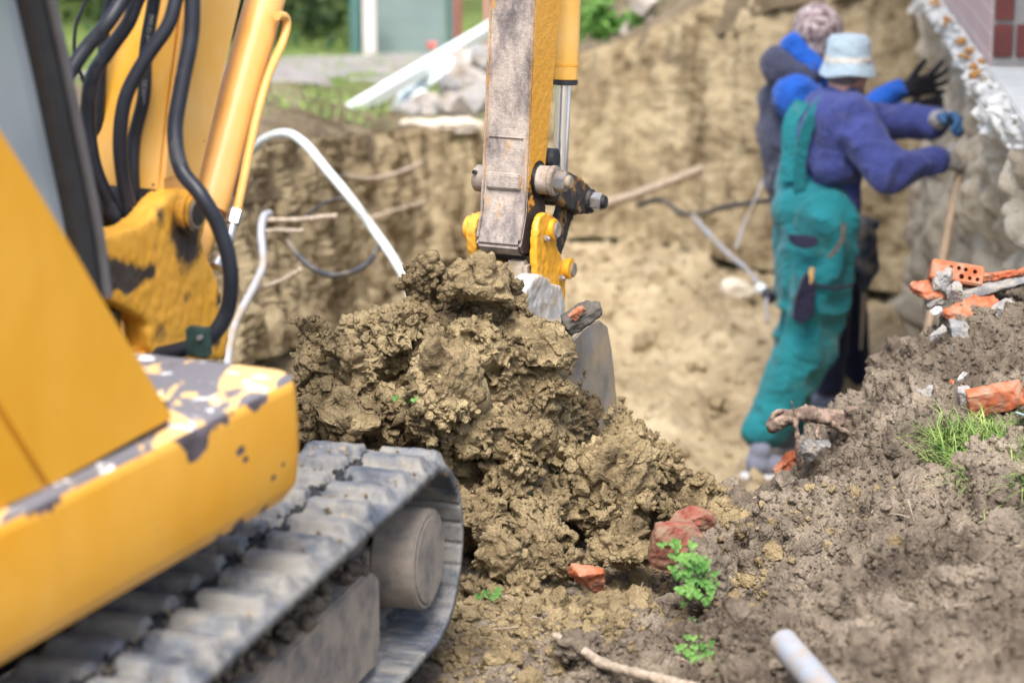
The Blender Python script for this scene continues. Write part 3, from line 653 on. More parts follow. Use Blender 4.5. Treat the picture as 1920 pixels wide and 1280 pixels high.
# swing bracket (casting)
br_out = [(165, 462), (200, 444), (232, 432), (262, 424), (290, 402), (311, 374), (330, 358), (352, 354), (378, 364), (392, 390), (386, 425), (378, 452), (392, 482), (406, 518), (417, 556), (412, 590), (430, 606), (424, 674), (290, 674), (282, 655), (276, 604), (248, 585), (218, 570), (190, 534), (170, 500)]
gb = [tuple(PL(*p, PIN0 - rh * .022, rh) - o0) + (r,) for p, r in (((345, 435), .065), ((355, 470), .06), ((340, 395), .035), ((300, 400), .03), ((195, 505), .035), ((208, 510), .035), ((221, 514), .035), ((234, 516), .035), ((247, 517), .035), ((260, 516), .032), ((273, 513), .03), ((286, 509), .026), ((215, 530), .03), ((240, 535), .03), ((415, 560), .04), ((350, 560), .03), ((300, 620), .035), ((405, 640), .035), ((180, 470), .03))]
M['cast'] = paint("casting_paint", base=(.66, .31, .02), wear=.22, scale=13, wearcol=(.028, .02, .015), blots=gb, rough=.5, soft=.11)
def cast(pts, ext, voxel=.006, sm=5, bump=.0):
    v, f = remesh([bm_arr(prism(pts, ext))], voxel, sm, .5)
    v = v + normals(v, f) * (.0016 * fbm(v * 60, 3, 4))[:, None]; return build_mesh("cast", v, f)
b1 = obj("swing_bracket", cast(tr(br_out, -.022), -rh * .055), M['cast'], ex)
obj("swing_bracket", cast(tr(br_out, -.022) , -rh * .055), M['cast'], ex).location = V3(-rh * .21)
part("bracket_web", frame_box(hs(-.10, -.13, .66), rh, fh, UZ, .095, .12, .05, .01), M['cast'])
part("swing_post", cyl(hs(-.22, -.13, .45), hs(-.22, -.13, .8), .085, 40, .01), M['black_m'])
part("swing_post_mount", frame_box(hs(-.34, -.13, .62), rh, fh, UZ, .13, .14, .09, .02), M['grease'])
for r0, r1, rad, mt_ in ((-.04, .002, .042, M['cast']), (-.01, .0045, .028, M['wornsteel']), (-.005, .006, .024, M['grease'])):
    bm = cyl(PIN + rh * r0, PIN + rh * r1, rad, 40, .006 if rad > .03 else .002); part("pin_boss" if rad > .03 else "pin", bm, mt_)
# boom (rear face towards the camera, bends forward above the frame)
bs = [(-.05, .93), (-.02, 1.05), (.002, 1.127), (.063, 1.314), (.20, 1.75), (.34, 2.2), (.42, 2.36), (.55, 2.47), (.8, 2.52), (1.75, 2.28), (1.79, 2.18), (1.74, 2.1), (1.6, 2.09), (.9, 2.26), (.72, 2.2), (.6, 2.0), (.46, 1.7), (.274, 1.293), (.098, .967), (.05, .92)]
M['boom'] = paint("boom_paint", base=(.68, .34, .03), fade=(.76, .47, .17), wear=.22, scale=6)
part("boom", prism([hs(s, -.05, z) for s, z in bs], -rh * .155, .008, 2), M['boom'])
part("boom_plate", prism([hs(s - .006, -.047, z) for s, z in ((-.03, 1.0), (-.004, 1.12), (.057, 1.31), (.13, 1.55), (.17, 1.55), (.10, 1.31), (.04, 1.12), (.02, 1.0))], rh * .006, .001), M['yel_pale'])
part("boom_foot", cyl(PIN - rh * .052, PIN - rh * .20, .06, 40, .008), M['grease'])
# boom cylinder in front of the boom, with its pipe
cc = [PL(px, py, PIN0 + rh * -.075, rh) for px, py in ((402, 345), (497, 0))]; ax = (cc[1] - cc[0]) / np.linalg.norm(cc[1] - cc[0])
cyl_o = part("boom_cylinder", cyl(cc[0] - ax * .06, cc[1] + ax * .55, .039, 48, .006), M['yel_pale'])
part("cylinder_eye", cyl(cc[0] - ax * .06, cc[0] - ax * .19, .034, 40, .004, .022), M['yel_pale'], cyl_o)
part("rod", cyl(cc[1] + ax * .54, cc[1] + ax * 1.0, .02, 24), M['steel'], cyl_o)
pr = -.02
pipe = [PL(px, py, PIN0 + rh * pr, rh) for px, py in ((519, 30), (534, 32), (538, 48), (529, 82), (505, 137), (486, 200), (470, 270), (458, 330), (445, 392))]
part("oil_pipe", tube(pipe, .0085, 14, 8), M['yel_pale'], cyl_o)
for a, b, rr, sg in (((443, 395), (436, 420), .0155, 6), ((436, 420), (428, 455), .0095, 20), ((428, 455), (404, 500), .011, 20)):
    q = [PL(*t, PIN0 + rh * pr, rh) for t in (a, b)]; part("pipe_fitting", cyl(q[0], q[1], rr, sg, .001), M['steel'], cyl_o)
# hoses
def hose(pts, r=.0128, mat=None): return part("hose", tube([P(*t) for t in pts], r, 16, 8), mat or M['rubber'])
hose([(300, -420, 4.55), (285, -180, 4.38), (262, -60, 4.3), (230, 0, 4.28), (202, 44, 4.26), (164, 88, 4.25), (123, 150, 4.22), (95, 215, 4.2)], .0135)
hose([(330, -420, 4.56), (306, -180, 4.42), (285, -60, 4.34), (258, 0, 4.33), (240, 44, 4.32), (202, 98, 4.31), (172, 148, 4.30), (165, 219, 4.30), (176, 306, 4.30), (202, 372, 4.31), (226, 424, 4.32), (236, 450, 4.34)], .0133)
hose([(395, -420, 4.56), (362, -180, 4.42), (345, -60, 4.34), (330, 0, 4.32), (314, 50, 4.31), (272, 112, 4.30), (236, 182, 4.29), (225, 262, 4.29), (232, 340, 4.30), (248, 400, 4.31), (258, 440, 4.34)], .0133)
hose([(350, -420, 4.58), (318, -180, 4.45), (296, -60, 4.38), (289, 0, 4.38), (274, 90, 4.37), (270, 180, 4.36), (252, 258, 4.36), (249, 330, 4.35), (255, 410, 4.35)], .0125)
hose([(430, -420, 4.56), (378, -190, 4.42), (362, -70, 4.34), (361, 0, 4.33), (358, 71, 4.32), (340, 164, 4.30), (328, 246, 4.28), (340, 317, 4.25), (378, 368, 4.22), (413, 432, 4.22), (432, 508, 4.22), (426, 582, 4.23), (392, 634, 4.23), (340, 655, 4.24), (280, 668, 4.26), (230, 676, 4.3)], .0145)
hose([(208, -40, 4.42), (203, 10, 4.42), (196, 60, 4.42), (188, 180, 4.42), (184, 300, 4.43)], .010)
part("hose", tube([P(*t) for t in ((168, -30, 4.4), (158, 10, 4.4), (142, 50, 4.4), (140, 105, 4.4), (152, 140, 4.41), (163, 170, 4.42))], .0035, 8, 8), M['rubber'])
part("hose", tube([P(*t) for t in ((300, 600, 4.33), (275, 632, 4.33), (240, 655, 4.33))], .013, 12, 6), M['rubber'])
k = P(373, 640, 4.2); cl = part("hose_clamp", frame_box(k, rh, fh, UZ, .022, .012, .027, .004), plain("green_clamp", (.02, .045, .04), .5, var=.4, scale=40, bump=.002))
part("clamp_bolt", cyl(k + rh * .012 + UZ * .012 - fh * .01, k + rh * .012 + UZ * .012 - fh * .02, .005, 8), M['steel'], cl)
def text_on(body, px, py, Y, px2, py2, size, off):
    cu = bpy.data.curves.new("t", 'FONT'); cu.body = body; cu.size = size; cu.extrude = .0003; cu.align_x = 'LEFT'
    o = bpy.data.objects.new("t", cu); COL.objects.link(o); dg = bpy.context.evaluated_depsgraph_get(); me = bpy.data.meshes.new_from_object(o.evaluated_get(dg)); bpy.data.objects.remove(o)
    a, b = P(px, py, Y), P(px2, py2, Y); xd = (b - a) / np.linalg.norm(b - a); zd = -UY * .97 + UX * -.15; zd -= xd * np.dot(zd, xd); zd /= np.linalg.norm(zd); yd = np.cross(zd, xd)
    for v in me.vertices: v.co = V3(a + xd * v.co[0] + yd * v.co[1] + zd * (v.co[2] + off))
    return me
M['print'] = plain("hose_print", (.30, .32, .35), .7)
obj("lettering", text_on("RANCES", 275, 195, 4.36, 282, 130, .012, .0128), M['print'], ex)
obj("lettering", text_on("DN 12 SAE", 282, 85, 4.372, 300, -10, .012, .0128), M['print'], ex)
# dipper arm
M['armface'] = plain("muddy_arm_steel", (.36, .31, .27), .72, metal=.1, var=.3, scale=14, bump=.004, dirt=(.22, .17, .125), dirt_amt=.6, dscale=13)
mf = NT("arm_paint_and_mud"); g = mf.n("ShaderNodeNewGeometry"); sx = mf.n("ShaderNodeVectorMath", operation='DOT_PRODUCT'); mf.l(g.outputs["True Normal"], sx.inputs[0]); sx.inputs[1].default_value = tuple(rh)
ycol = mf.mix(mf.ramp(mf.noise(4, 4, .6), [(.3, 0.0), (.7, 1.0)]), (.70, .32, .018), (.76, .38, .05))
z = mf.xyz()[2]; wz = mf.math('ADD', mf.noise(22, 7, .72, off=(1, 1, 4)), mf.ramp(z, [(.62, .42), (.72, .16), (.85, .03), (1.0, -.0)]))
ycol = mf.mix(mf.ramp(wz, [(.68, 0.0), (.72, 1.0)]), ycol, (.05, .035, .03))
ycol = mf.mix(mf.ramp(mf.noise(75, 3, .7), [(.69, 0.0), (.71, 1.0)]), ycol, (.04, .03, .03))
mud = mf.ramp(mf.noise(9, 8, .72, vec=mf.mapped((1.5, 1.5, .7))), [(.30, (.05, .042, .045)), (.44, (.19, .16, .15)), (.56, (.38, .32, .275)), (.64, (.46, .39, .33)), (.74, (.22, .13, .07))])
mud = mf.mix(mf.ramp(mf.noise(16, 6, .7, vec=mf.mapped((2, 2, .5), (3, 3, 3))), [(.60, 0.0), (.66, .8)]), mud, (.52, .27, .05))
mf.set(col=mf.mix(mf.ramp(sx.outputs["Value"], [(.4, 0.0), (.75, 1.0)]), mud, ycol), rough=mf.ramp(sx.outputs["Value"], [(.4, .8), (.75, .42)]))
mf.bump(mf.noise(45, 7, .7), .006, mf.b.inputs and 1.0); M['arm'] = mf.m
AR = .006; AW = .118
rear = [(1.452, .585), (1.462, .60), (1.488, .663), (1.510, .854), (1.543, 1.168), (1.66, 2.05)]; frontp = [(1.86, 2.08), (1.80, 1.7), (1.706, 1.152), (1.633, .835), (1.605, .72), (1.62, .62), (1.60, .565), (1.53, .55), (1.475, .56)]
top_e = [(1.68, 2.32), (1.78, 2.40), (1.9, 2.3)]
arm = part("dipper_arm", prism([hs(s, AR, z) for s, z in rear + top_e + frontp], -rh * AW, .007, 2), M['arm'])
def arm_pt(z): 
    zz = [p[1] for p in rear]; return np.interp(z, zz, [p[0] for p in rear])
for z0, z1, th in ((.715, .757, .010), (.838, .843, .004)):          # welded pad and bead on the rear face
    s0, s1 = arm_pt(z0), arm_pt(z1); pts = [hs(s0 + .002, AR - .014, z0), hs(s1 + .002, AR - .014, z1), hs(s1 - th, AR - .014, z1 - .004), hs(s0 - th, AR - .014, z0 + .004)]
    part("welded_pad", prism(pts, -rh * (AW - .028), .003), M['arm'], arm)
for r0 in (AR - .0005, AR - AW + .0065):                                                  # raised plate edges along both corners
    pts = [hs(arm_pt(z) - .005, r0, z) for z in (.6, .663, .854, 1.168, 1.6, 2.05)] + [hs(arm_pt(z) + .004, r0, z) for z in (2.05, 1.6, 1.168, .854, .663, .6)]
    part("plate_edge", prism(pts, -rh * .006, .002), M['arm'], arm)
for (px, py, r) in ((1026, 338, .036),):
    c = PL(px, py, PIN0 + rh * .03, rh)
    part("pin_collar", cyl(c - rh * .05, c + rh * .012, .035, 48, .002), M['armface']); part("pin_washer", cyl(c + rh * .012, c + rh * .024, .037, 48, .002), M['armface'])
    part("nut", cyl(c + rh * .024, c + rh * .052, .0255, 6, .002), M['steel']); part("pin", cyl(c + rh * .05, c + rh * .064, .016, 24, .002), M['wornsteel'])
    part("grease_patch", cyl(c - rh * .052, c - rh * .018, .046, 24, .004), M['grease'])
    cl = PL(908, 335, PIN0 + rh * (AR - AW - .02), rh); part("pin_head", cyl(cl - rh * .022, cl + rh * .03, .033, 40, .004), M['armface']); part("bolt", cyl(cl - rh * .01 - fh * .028 + UZ * .02, cl - rh * .01 - fh * .04 + UZ * .022, .005, 8), M['grease'])
lk = [(1040, 316), (1068, 322), (1090, 334), (1108, 350), (1118, 368), (1116, 392), (1106, 402), (1088, 402), (1060, 386), (1036, 374), (1028, 345)]
M['link'] = paint("link_paint", base=(.30, .15, .03), fade=(.10, .07, .04), wear=1.0, scale=14, wearcol=(.022, .018, .018), rough=.5)
obj("link_plate", cast(tr(lk, .034), -rh * .022, .004, 3), M['link'], ex); obj("link_plate", cast(tr(lk, .034), -rh * .022, .004, 3), M['link'], ex).location = V3(-rh * .15)
c2 = PL(1106, 377, PIN0 + rh * .034, rh)
part("pin_washer", cyl(c2 - rh * .002, c2 + rh * .008, .031, 32, .002), M['black_m']); part("nut", cyl(c2 + rh * .008, c2 + rh * .034, .0245, 6, .002), M['steel']); part("pin", cyl(c2 + rh * .03, c2 + rh * .044, .017, 24, .002), M['black_m']); part("pin", cyl(c2 - rh * .17, c2, .02, 24), M['black_m'])
l2 = [(1060, 362), (1086, 372), (1094, 398), (1076, 404), (1066, 440), (1053, 478), (1038, 470), (1036, 440), (1048, 408)]
obj("tipping_link", cast(tr(l2, .010), -rh * .02, .004, 3), M['link'], ex); obj("tipping_link", cast(tr(l2, .010), -rh * .02, .004, 3), M['link'], ex).location = V3(-rh * .10)
part("cross_tube", cyl(hs(1.60, -.105, .70), hs(1.60, .0, .70) + fh * .04, .03, 24), M['black_m'])
# bucket cylinder
cy = [PL(px, py, PIN0 + rh * -.05, rh) for px, py in ((1064, 0), (1059, 150))]; ax = (cy[0] - cy[1]) / np.linalg.norm(cy[0] - cy[1])
bc = part("bucket_cylinder", cyl(cy[1], cy[1] + ax * 1.0, .034, 48, .003), M['boom']); part("gland", cyl(cy[1] - ax * .012, cy[1] + ax * .001, .0335, 48, .002), M['black_m'], bc); part("cylinder_band", cyl(cy[1] + ax * .036, cy[1] + ax * .042, .0350, 48), M['yel'], bc)
ch = NT("chrome"); ch.set(col=(.9, .9, .92), rough=.16, metal=.85); part("rod", cyl(cy[1] - ax * .01 - fh * .008, PL(1050, 322, PIN0 + rh * -.05, rh), .0195, 40), ch.m, bc)
part("rod_eye", cyl(hs(1.665, -.10, .765), hs(1.665, 0.012, .765), .028, 32, .003), M['black_m'], bc)
# quick coupler: two ears, pins, cross bar
e1 = [(1009, 424), (1013, 406), (1024, 398), (1034, 402), (1046, 410), (1048, 432), (1043, 452), (1047, 468), (1054, 482), (1060, 500), (1062, 526), (1060, 575), (1030, 575), (1010, 540), (1006, 500), (1006, 450)]
M['ear'] = paint("coupler_paint", base=(.72, .34, .02), wear=.35, scale=30, wearcol=(.10, .06, .04))
obj("coupler_ear", cast(tr(e1, .038), -rh * .018, .004, 3), M['ear'], ex)
e2 = [(892, 416), (902, 402), (915, 398), (925, 410), (938, 452), (950, 468), (948, 492), (930, 500), (900, 500), (893, 470), (890, 440)]
obj("coupler_ear", cast(tr(e2, AR - AW - .004), -rh * .026, .004, 3), M['ear'], ex)
def plug(px, py, r, r0, r1, rad, mat, nm="pin", seg=32): c = PL(px, py, PIN0 + rh * r, rh); return part(nm, cyl(c + rh * r0, c + rh * r1, rad, seg, .002), mat)
plug(1034, 430, .038, -.002, .012, .026, M['ear'], "pin_boss"); plug(1036, 430, .038, .01, .016, .020, M['armface'])
plug(1062, 503, .038, -.004, .014, .026, M['ear'], "pin_boss"); plug(1065, 505, .038, .012, .018, .018, M['armface'])
for px, py in ((1022, 447), (1050, 521)): plug(px, py, .038, -.002, .010, .009, M['steel'], "bolt", 6); plug(px, py, .038, .008, .014, .006, M['steel'], "bolt", 12)
plug(890, 428, AR - AW - .03, -.020, .010, .029, M['ear'], "pin_boss")
plug(958, 478, -.05, -.06, .08, .016, M['black_m'], "cross_bar"); plug(930, 478, -.1, -.01, .03, .026, M['grease'], "cross_bar")
M['mudblock'] = plain("dusty_steel", (.42, .40, .38), .8, var=.2, scale=20, bump=.004, dirt=(.30, .22, .13), dirt_amt=.35, dscale=20)
c = PL(928, 508, PIN0 + rh * -.09, rh); part("coupler_block", frame_box(c, rh, fh, UZ, .030, .03, .03, .008), M['ear'])
c = PL(975, 510, PIN0 + rh * -.02, rh); part("coupler_block", frame_box(c, rh, fh, UZ, .030, .035, .032, .010), plain("tan_dusty_block", (.45, .33, .18), .8, var=.3, scale=12, bump=.004, dirt=(.5, .47, .43), dirt_amt=.6, dscale=20))
# bucket
M['bear'] = M['mudblock']
bkt = obj("bucket", bm_mesh(prism(tr([(1070, 645), (1092, 618), (1112, 604), (1127, 601), (1138, 612), (1146, 655), (1151, 700), (1157, 780), (1164, 850), (1158, 900), (1130, 960), (1060, 990), (985, 975), (955, 910), (1000, 780)], .206), -rh * .014, .003), "bucket"), M['wornsteel'], ex)
outer = [(1104, 610), (1127, 603), (1139, 612), (1147, 655), (1152, 700), (1158, 780), (1165, 850), (1160, 905), (1132, 965), (1060, 996), (985, 980)]
inner = [(984, 972), (1058, 986), (1126, 957), (1152, 900), (1157, 850), (1150, 780), (1144, 700), (1139, 657), (1132, 618), (1124, 612), (1106, 618)]
part("bucket_shell", prism(tr(outer + inner, .191), -rh * .46, .001), M['wornsteel'], bkt)
obj("bucket_cheek", bm_mesh(prism(tr([(1070, 645), (1092, 618), (1127, 601), (1146, 655), (1157, 780), (1164, 850), (1130, 960), (1060, 990), (985, 975), (1030, 910), (1060, 780)], .206), -rh * .014, .003)), M['wornsteel'], bkt).location = V3(-rh * .474)
be = [(1002, 522), (1016, 514), (1030, 522), (1034, 532), (1054, 536), (1059, 560), (1062, 600), (1066, 650), (1000, 650), (984, 600), (986, 545)]
obj("bucket_ear", cast(tr(be, .062), -rh * .055, .005, 4), M['bear'], bkt); obj("bucket_ear", cast(tr(be, .03), -rh * .045, .005, 4), M['bear'], bkt).location = V3(-rh * .13)
plug(992, 548, .01, -.05, .0, .03, M['bear'], "pin_boss")
for i in range(4):
    c = hs(1.45, .17 - i * .125, -0.06); part("tooth", prism([c - rh * .02, c + rh * .02, c + rh * .012 - fh * .08 - UZ * .02, c - rh * .012 - fh * .08 - UZ * .02], UZ * .02, .003), M['wornsteel'], bkt)

# ------------------------------------------------------------------ rubber track
tA = R(16.5); ft = np.array((math.sin(tA), math.cos(tA), 0)); rt = np.array((math.cos(tA), -math.sin(tA), 0))
HUB = P(805, 1048, 4.40); RO, LT, WT = .188, 1.62, .285
T0 = HUB + rt * .012                                    # belt's outer edge plane passes here
def tk(s, w, z): return np.array((T0[0], T0[1], HUB[2])) + ft * s - rt * w + UZ * z      # w: from the outer edge inwards
Ltot = 2 * LT + 2 * math.pi * RO; NP = int(round(Ltot / .098)); pitch = Ltot / NP
def loop(u, rad):
    """point and outward normal on the stadium (s, z) at path length u (measured at RO), offset to radius rad"""
    u = u % Ltot
    if u < LT: return (-LT + u, rad), (0, 1)                                # top run, forward
    u -= LT
    if u < math.pi * RO: a = math.pi / 2 - u / RO; return (rad * math.cos(a), rad * math.sin(a)), (math.cos(a), math.sin(a))
    u -= math.pi * RO
    if u < LT: return (-u, -rad), (0, -1)
    u -= LT; a = -math.pi / 2 - u / RO; return (-LT + rad * math.cos(a), rad * math.sin(a)), (math.cos(a), math.sin(a))
nu, nv = NP * 26, 74
us = np.arange(nu) * Ltot / nu; vs = np.linspace(0, 1, nv)
U, Vv = np.meshgrid(us, vs, indexing='ij')
def sstep(x, a, b): t = np.clip((x - a) / (b - a), 0, 1); return t * t * (3 - 2 * t)
def lug(U, Vv, ph, v0, v1, v2, v3):
    t = ((U / pitch + ph + .10 * np.abs(Vv - .5)) % 1.0)
    return sstep(t, .06, .20) * (1 - sstep(t, .46, .64)) * sstep(Vv, v0, v1) * (1 - sstep(Vv, v2, v3))
hgt = (.021 + .0 * U) * np.maximum(lug(U, Vv, 0, .02, .08, .46, .49), lug(U, Vv, .5, .53, .56, .92, .98))
sp = np.array([loop(u, RO)[0] for u in us]); sn = np.array([loop(u, RO)[1] for u in us])
q = np.stack([np.repeat(sp[:, :1], nv, 1), Vv * WT, np.repeat(sp[:, 1:], nv, 1)], -1).reshape(-1, 3)
wear = (.0008 * fbm(q * 22, 4, 5) + .0010 * fbm(q * 80, 3, 6)).reshape(nu, nv); mudl = (.005 * np.clip(fbm(q * 14, 4, 15) - .3, 0, 1)).reshape(nu, nv)
midcut = -.010 * np.exp(-((Vv - .51 - .03 * np.sin(U * 60)) / .012) ** 2)
h = hgt * (1 + .05 * vnoise(q * 30, 3).reshape(nu, nv)) + wear + mudl + midcut
rise = -.008 * np.exp(-(Vv / .02) ** 2) - .008 * np.exp(-((1 - Vv) / .02) ** 2)
def sheet(rad):
    o = np.empty((nu, nv, 3)); rad = rad + rise * 0
    for j in range(2): pass
    s = sp[:, None, 0] + sn[:, None, 0] * (rad - RO); z = sp[:, None, 1] + sn[:, None, 1] * (rad - RO)
    return np.array((T0[0], T0[1], HUB[2])) + s[..., None] * ft - (Vv * WT)[..., None] * rt + z[..., None] * UZ
ti = (U / (pitch / 2)) % 1.0
inr = RO - .024 + .006 * np.exp(-((ti - .5) / .09) ** 2) * (np.abs(Vv - .5) > .14) - .012 * (np.abs(Vv - .5) < .08) * sstep(np.abs(ti - .5), .2, .3) + .0012 * fbm(q * 40, 3, 8).reshape(nu, nv)
VO = sheet(RO + h + rise).reshape(-1, 3); VI = sheet(inr).reshape(-1, 3)
i, j = np.meshgrid(np.arange(nu), np.arange(nv - 1), indexing='ij'); i2 = (i + 1) % nu
a, b, c_, d_ = (i * nv + j).ravel(), (i * nv + j + 1).ravel(), (i2 * nv + j + 1).ravel(), (i2 * nv + j).ravel()
FO = np.c_[a, d_, c_, b]; FI = np.c_[a, b, c_, d_] + nu * nv
k = np.arange(nu); k2 = (k + 1) % nu; E0 = np.c_[k * nv, k * nv + nu * nv, k2 * nv + nu * nv, k2 * nv]; e = nv - 1; E1 = np.c_[k * nv + e, k2 * nv + e, k2 * nv + e + nu * nv, k * nv + e + nu * nv]
mr = NT("track_rubber"); base = mr.mix(mr.ramp(mr.noise(9, 5, .65), [(.35, 0.0), (.65, 1.0)]), (.045, .052, .068), (.13, .145, .17))
dust = mr.ramp(mr.noise(7, 7, .72, off=(3, 5, 1)), [(.42, 0.0), (.56, 1.0)]); base = mr.mix(dust, base, (.225, .215, .195)); mud_ = mr.ramp(mr.noise(24, 6, .75, off=(9, 2, 3)), [(.60, 0.0), (.68, .9)]); base = mr.mix(mud_, base, (.30, .235, .155))
mr.set(col=base, rough=mr.ramp(dust, [(0, .5), (1, .8)]), spec=.4); mr.bump(mr.noise(110, 5, .75), .0018, .8); M['track'] = mr.m
tr_o = obj("rubber_track", build_mesh("track", np.concatenate([VO, VI]), np.concatenate([FO, FI, E0, E1])), M['track'], ex)
rg = np.random.default_rng(5); pp = []                              # rubber crumbs and grit caught between the two rows of lugs
for _ in range(900):
    u = rg.uniform(.0, LT + .35); (s, z), nn = loop(u, RO + .004); w_ = WT * (.51 + .05 * math.sin(u * 46) + rg.normal() * .022); r = rg.uniform(.003, .010)
    tv, tf = TPL[1][rg.integers(10)]; pp.append((tv @ rotmat(rg).T * r + tk(s, w_, z), tf))
V, F = merge(pp); obj("caught_grit", build_mesh("grit", V, F), plain("black_grit", (.02, .022, .026), .9, var=.4, scale=60), tr_o)["kind"] = "stuff"
pp = []
for _ in range(260):
    u = rg.uniform(.0, LT + .2); (s, z), nn = loop(u, RO + .012); w_ = WT * rg.uniform(.02, .98); r = rg.uniform(.002, .006) ; tv, tf = TPL[1][rg.integers(10)]; pp.append((tv @ rotmat(rg).T * r + tk(s, w_, z), tf))
V, F = merge(pp); obj("caught_soil", build_mesh("grit", V, F), M['heap'], tr_o)["kind"] = "stuff"
M['hub'] = plain("muddy_iron", (.13, .125, .12), .75, metal=.1, var=.2, scale=9, bump=.002, dirt=(.30, .25, .20), dirt_amt=.7, dscale=14)
fr = lambda s, w, z: tk(s, w, z)
idl = part("idler_wheel", cyl(fr(0, .012, 0), fr(0, .10, 0), .098, 64, .004), M['hub']); part("hub_cap", cyl(fr(0, .009, 0), fr(0, .013, 0), .086, 64, .002), M['hub'], idl)
part("idler_disc", cyl(fr(0, .115, 0), fr(0, .175, 0), .150, 64, .004), M['hub'], idl); part("axle", cyl(fr(0, .09, 0), fr(0, .2, 0), .05, 32), M['hub'], idl)
part("track_frame", prism([fr(-.19, .045, .02), fr(-.20, .045, .035), fr(-.24, .045, .055), fr(-.75, .045, .055), fr(-1.5, .045, .055), fr(-1.5, .045, -.14), fr(-.22, .045, -.14), fr(-.19, .045, -.10)], -rt * .17, .006), M['hub'])
part("idler_fork", prism([fr(-.30, .10, .04), fr(0.02, .10, .04), fr(.05, .10, 0), fr(.02, .10, -.04), fr(-.30, .10, -.06)], -rt * .015, .003), M['hub'])
part("idler_fork", prism([fr(-.30, .19, .04), fr(0.02, .19, .04), fr(.05, .19, 0), fr(.02, .19, -.04), fr(-.30, .19, -.06)], -rt * .015, .003), M['hub'])
part("track_spring", cyl(fr(-.42, .15, -.02), fr(-.16, .15, -.02), .038, 24), M['hub'])
part("sprocket", cyl(fr(-LT, .03, 0), fr(-LT, .2, 0), .15, 32, .01), M['hub'])
for s in (-.32, -.62, -.95, -1.3): part("track_roller", cyl(fr(s, .06, -.105), fr(s, .2, -.105), .05, 24, .004), M['hub'])
part("top_roller", cyl(fr(-.8, .08, .115), fr(-.8, .2, .115), .038, 24, .004), M['hub'])
pp = []
for _ in range(420):
    s, w_ = rg.uniform(-1.3, -.22), rg.uniform(.05, .2); r = rg.uniform(.005, .02); tv, tf = TPL[2][rg.integers(14)]; pp.append((tv @ rotmat(rg).T * r + fr(s, w_, .058 + rg.uniform(0, .02) + .25 * max(0, w_ - .06) * rg.random()), tf))
V, F = merge(pp); obj("soil_on_frame", build_mesh("grit", V, F), M['topsoil'], ex)["kind"] = "stuff"
part("undercarriage", frame_box(hs(-.75, -.35, .36), rh, fh, UZ, .35, .5, .10, .02), M['grease'])
lt = tr_o.copy(); COL.objects.link(lt); lt.parent = ex; lt.location = tr_o.location + V3(-rt * 1.15); lt.name = "rubber_track.001"
lf = ex.children[0]
for o in list(ex.children):
    if o.name.startswith(("idler_wheel", "track_frame", "sprocket")) :
        c = o.copy(); COL.objects.link(c); c.parent = ex; c.location = o.location + V3(-rt * 1.15)
# ------------------------------------------------------------------ people
def hand(wrist, fwd, palm, thumb_side, curl, scale=1.0, spread=.12, grip=None):
    """palm and five unequal bent fingers as capsule chains; fwd: along the fingers, palm: out of the palm, thumb_side: towards the thumb"""
    fwd, palm, ts = [np.asarray(v, float) / np.linalg.norm(v) for v in (fwd, palm, thumb_side)]; ts = ts - fwd * (ts @ fwd); ts /= np.linalg.norm(ts); palm = palm - fwd * (palm @ fwd) - ts * (palm @ ts); palm /= np.linalg.norm(palm)
    out = []; w = np.asarray(wrist, float); L = .088 * scale
    for k in range(4): 
        o = ts * (.030 - .020 * k) * scale; out += capsule(w + o * .6, w + fwd * L + o, .017 * scale, .0135 * scale, sub=2)
    for k, (ln, of) in enumerate(((.070, .030), (.078, .010), (.072, -.010), (.056, -.030))):
        p = w + fwd * L + ts * of * scale; ang = 0; d = fwd + ts * spread * (1.5 - k) * .6
        for j, fr_ in enumerate((.45, .32, .23)):
            ang += curl * (.75, 1.0, .8)[j]; dd = d * math.cos(ang) + palm * math.sin(ang); dd /= np.linalg.norm(dd); q = p + dd * ln * fr_ * 1.15 * scale
            out += capsule(p, q, (.0115 - .001 * j) * scale, (.0105 - .001 * j) * scale, sub=2); p = q
    p = w + fwd * .022 * scale + ts * .026 * scale; ang = 0
    for j, ln in enumerate((.035, .032, .026)):
        dd = fwd * (.75 + .1 * j) + ts * (.8 - .35 * j * min(curl, 1)) + palm * (.15 + .45 * curl * (j + 1) / 2); dd /= np.linalg.norm(dd); q = p + dd * ln * scale; out += capsule(p, q, .0145 * scale - .0015 * j, .013 * scale - .0015 * j, sub=2); p = q
    return out
def cloth(parts, voxel, sm, folds, seed, fscale=(9, 9, 9), squash=None):
    v, f = remesh(parts, voxel, sm, .6); n = normals(v, f)
    w = v + .05 * np.c_[vnoise(v * 5, seed), vnoise(v * 5, seed + 1), vnoise(v * 5, seed + 2)]
    r = 1 - np.abs(vnoise(w * np.asarray(fscale), seed + 5)) * 2; r2 = 1 - np.abs(vnoise(w * np.asarray(fscale) * 2.1, seed + 6)) * 2
    return build_mesh("cloth", v + n * (folds * (.65 * r + .35 * r2))[:, None], f)
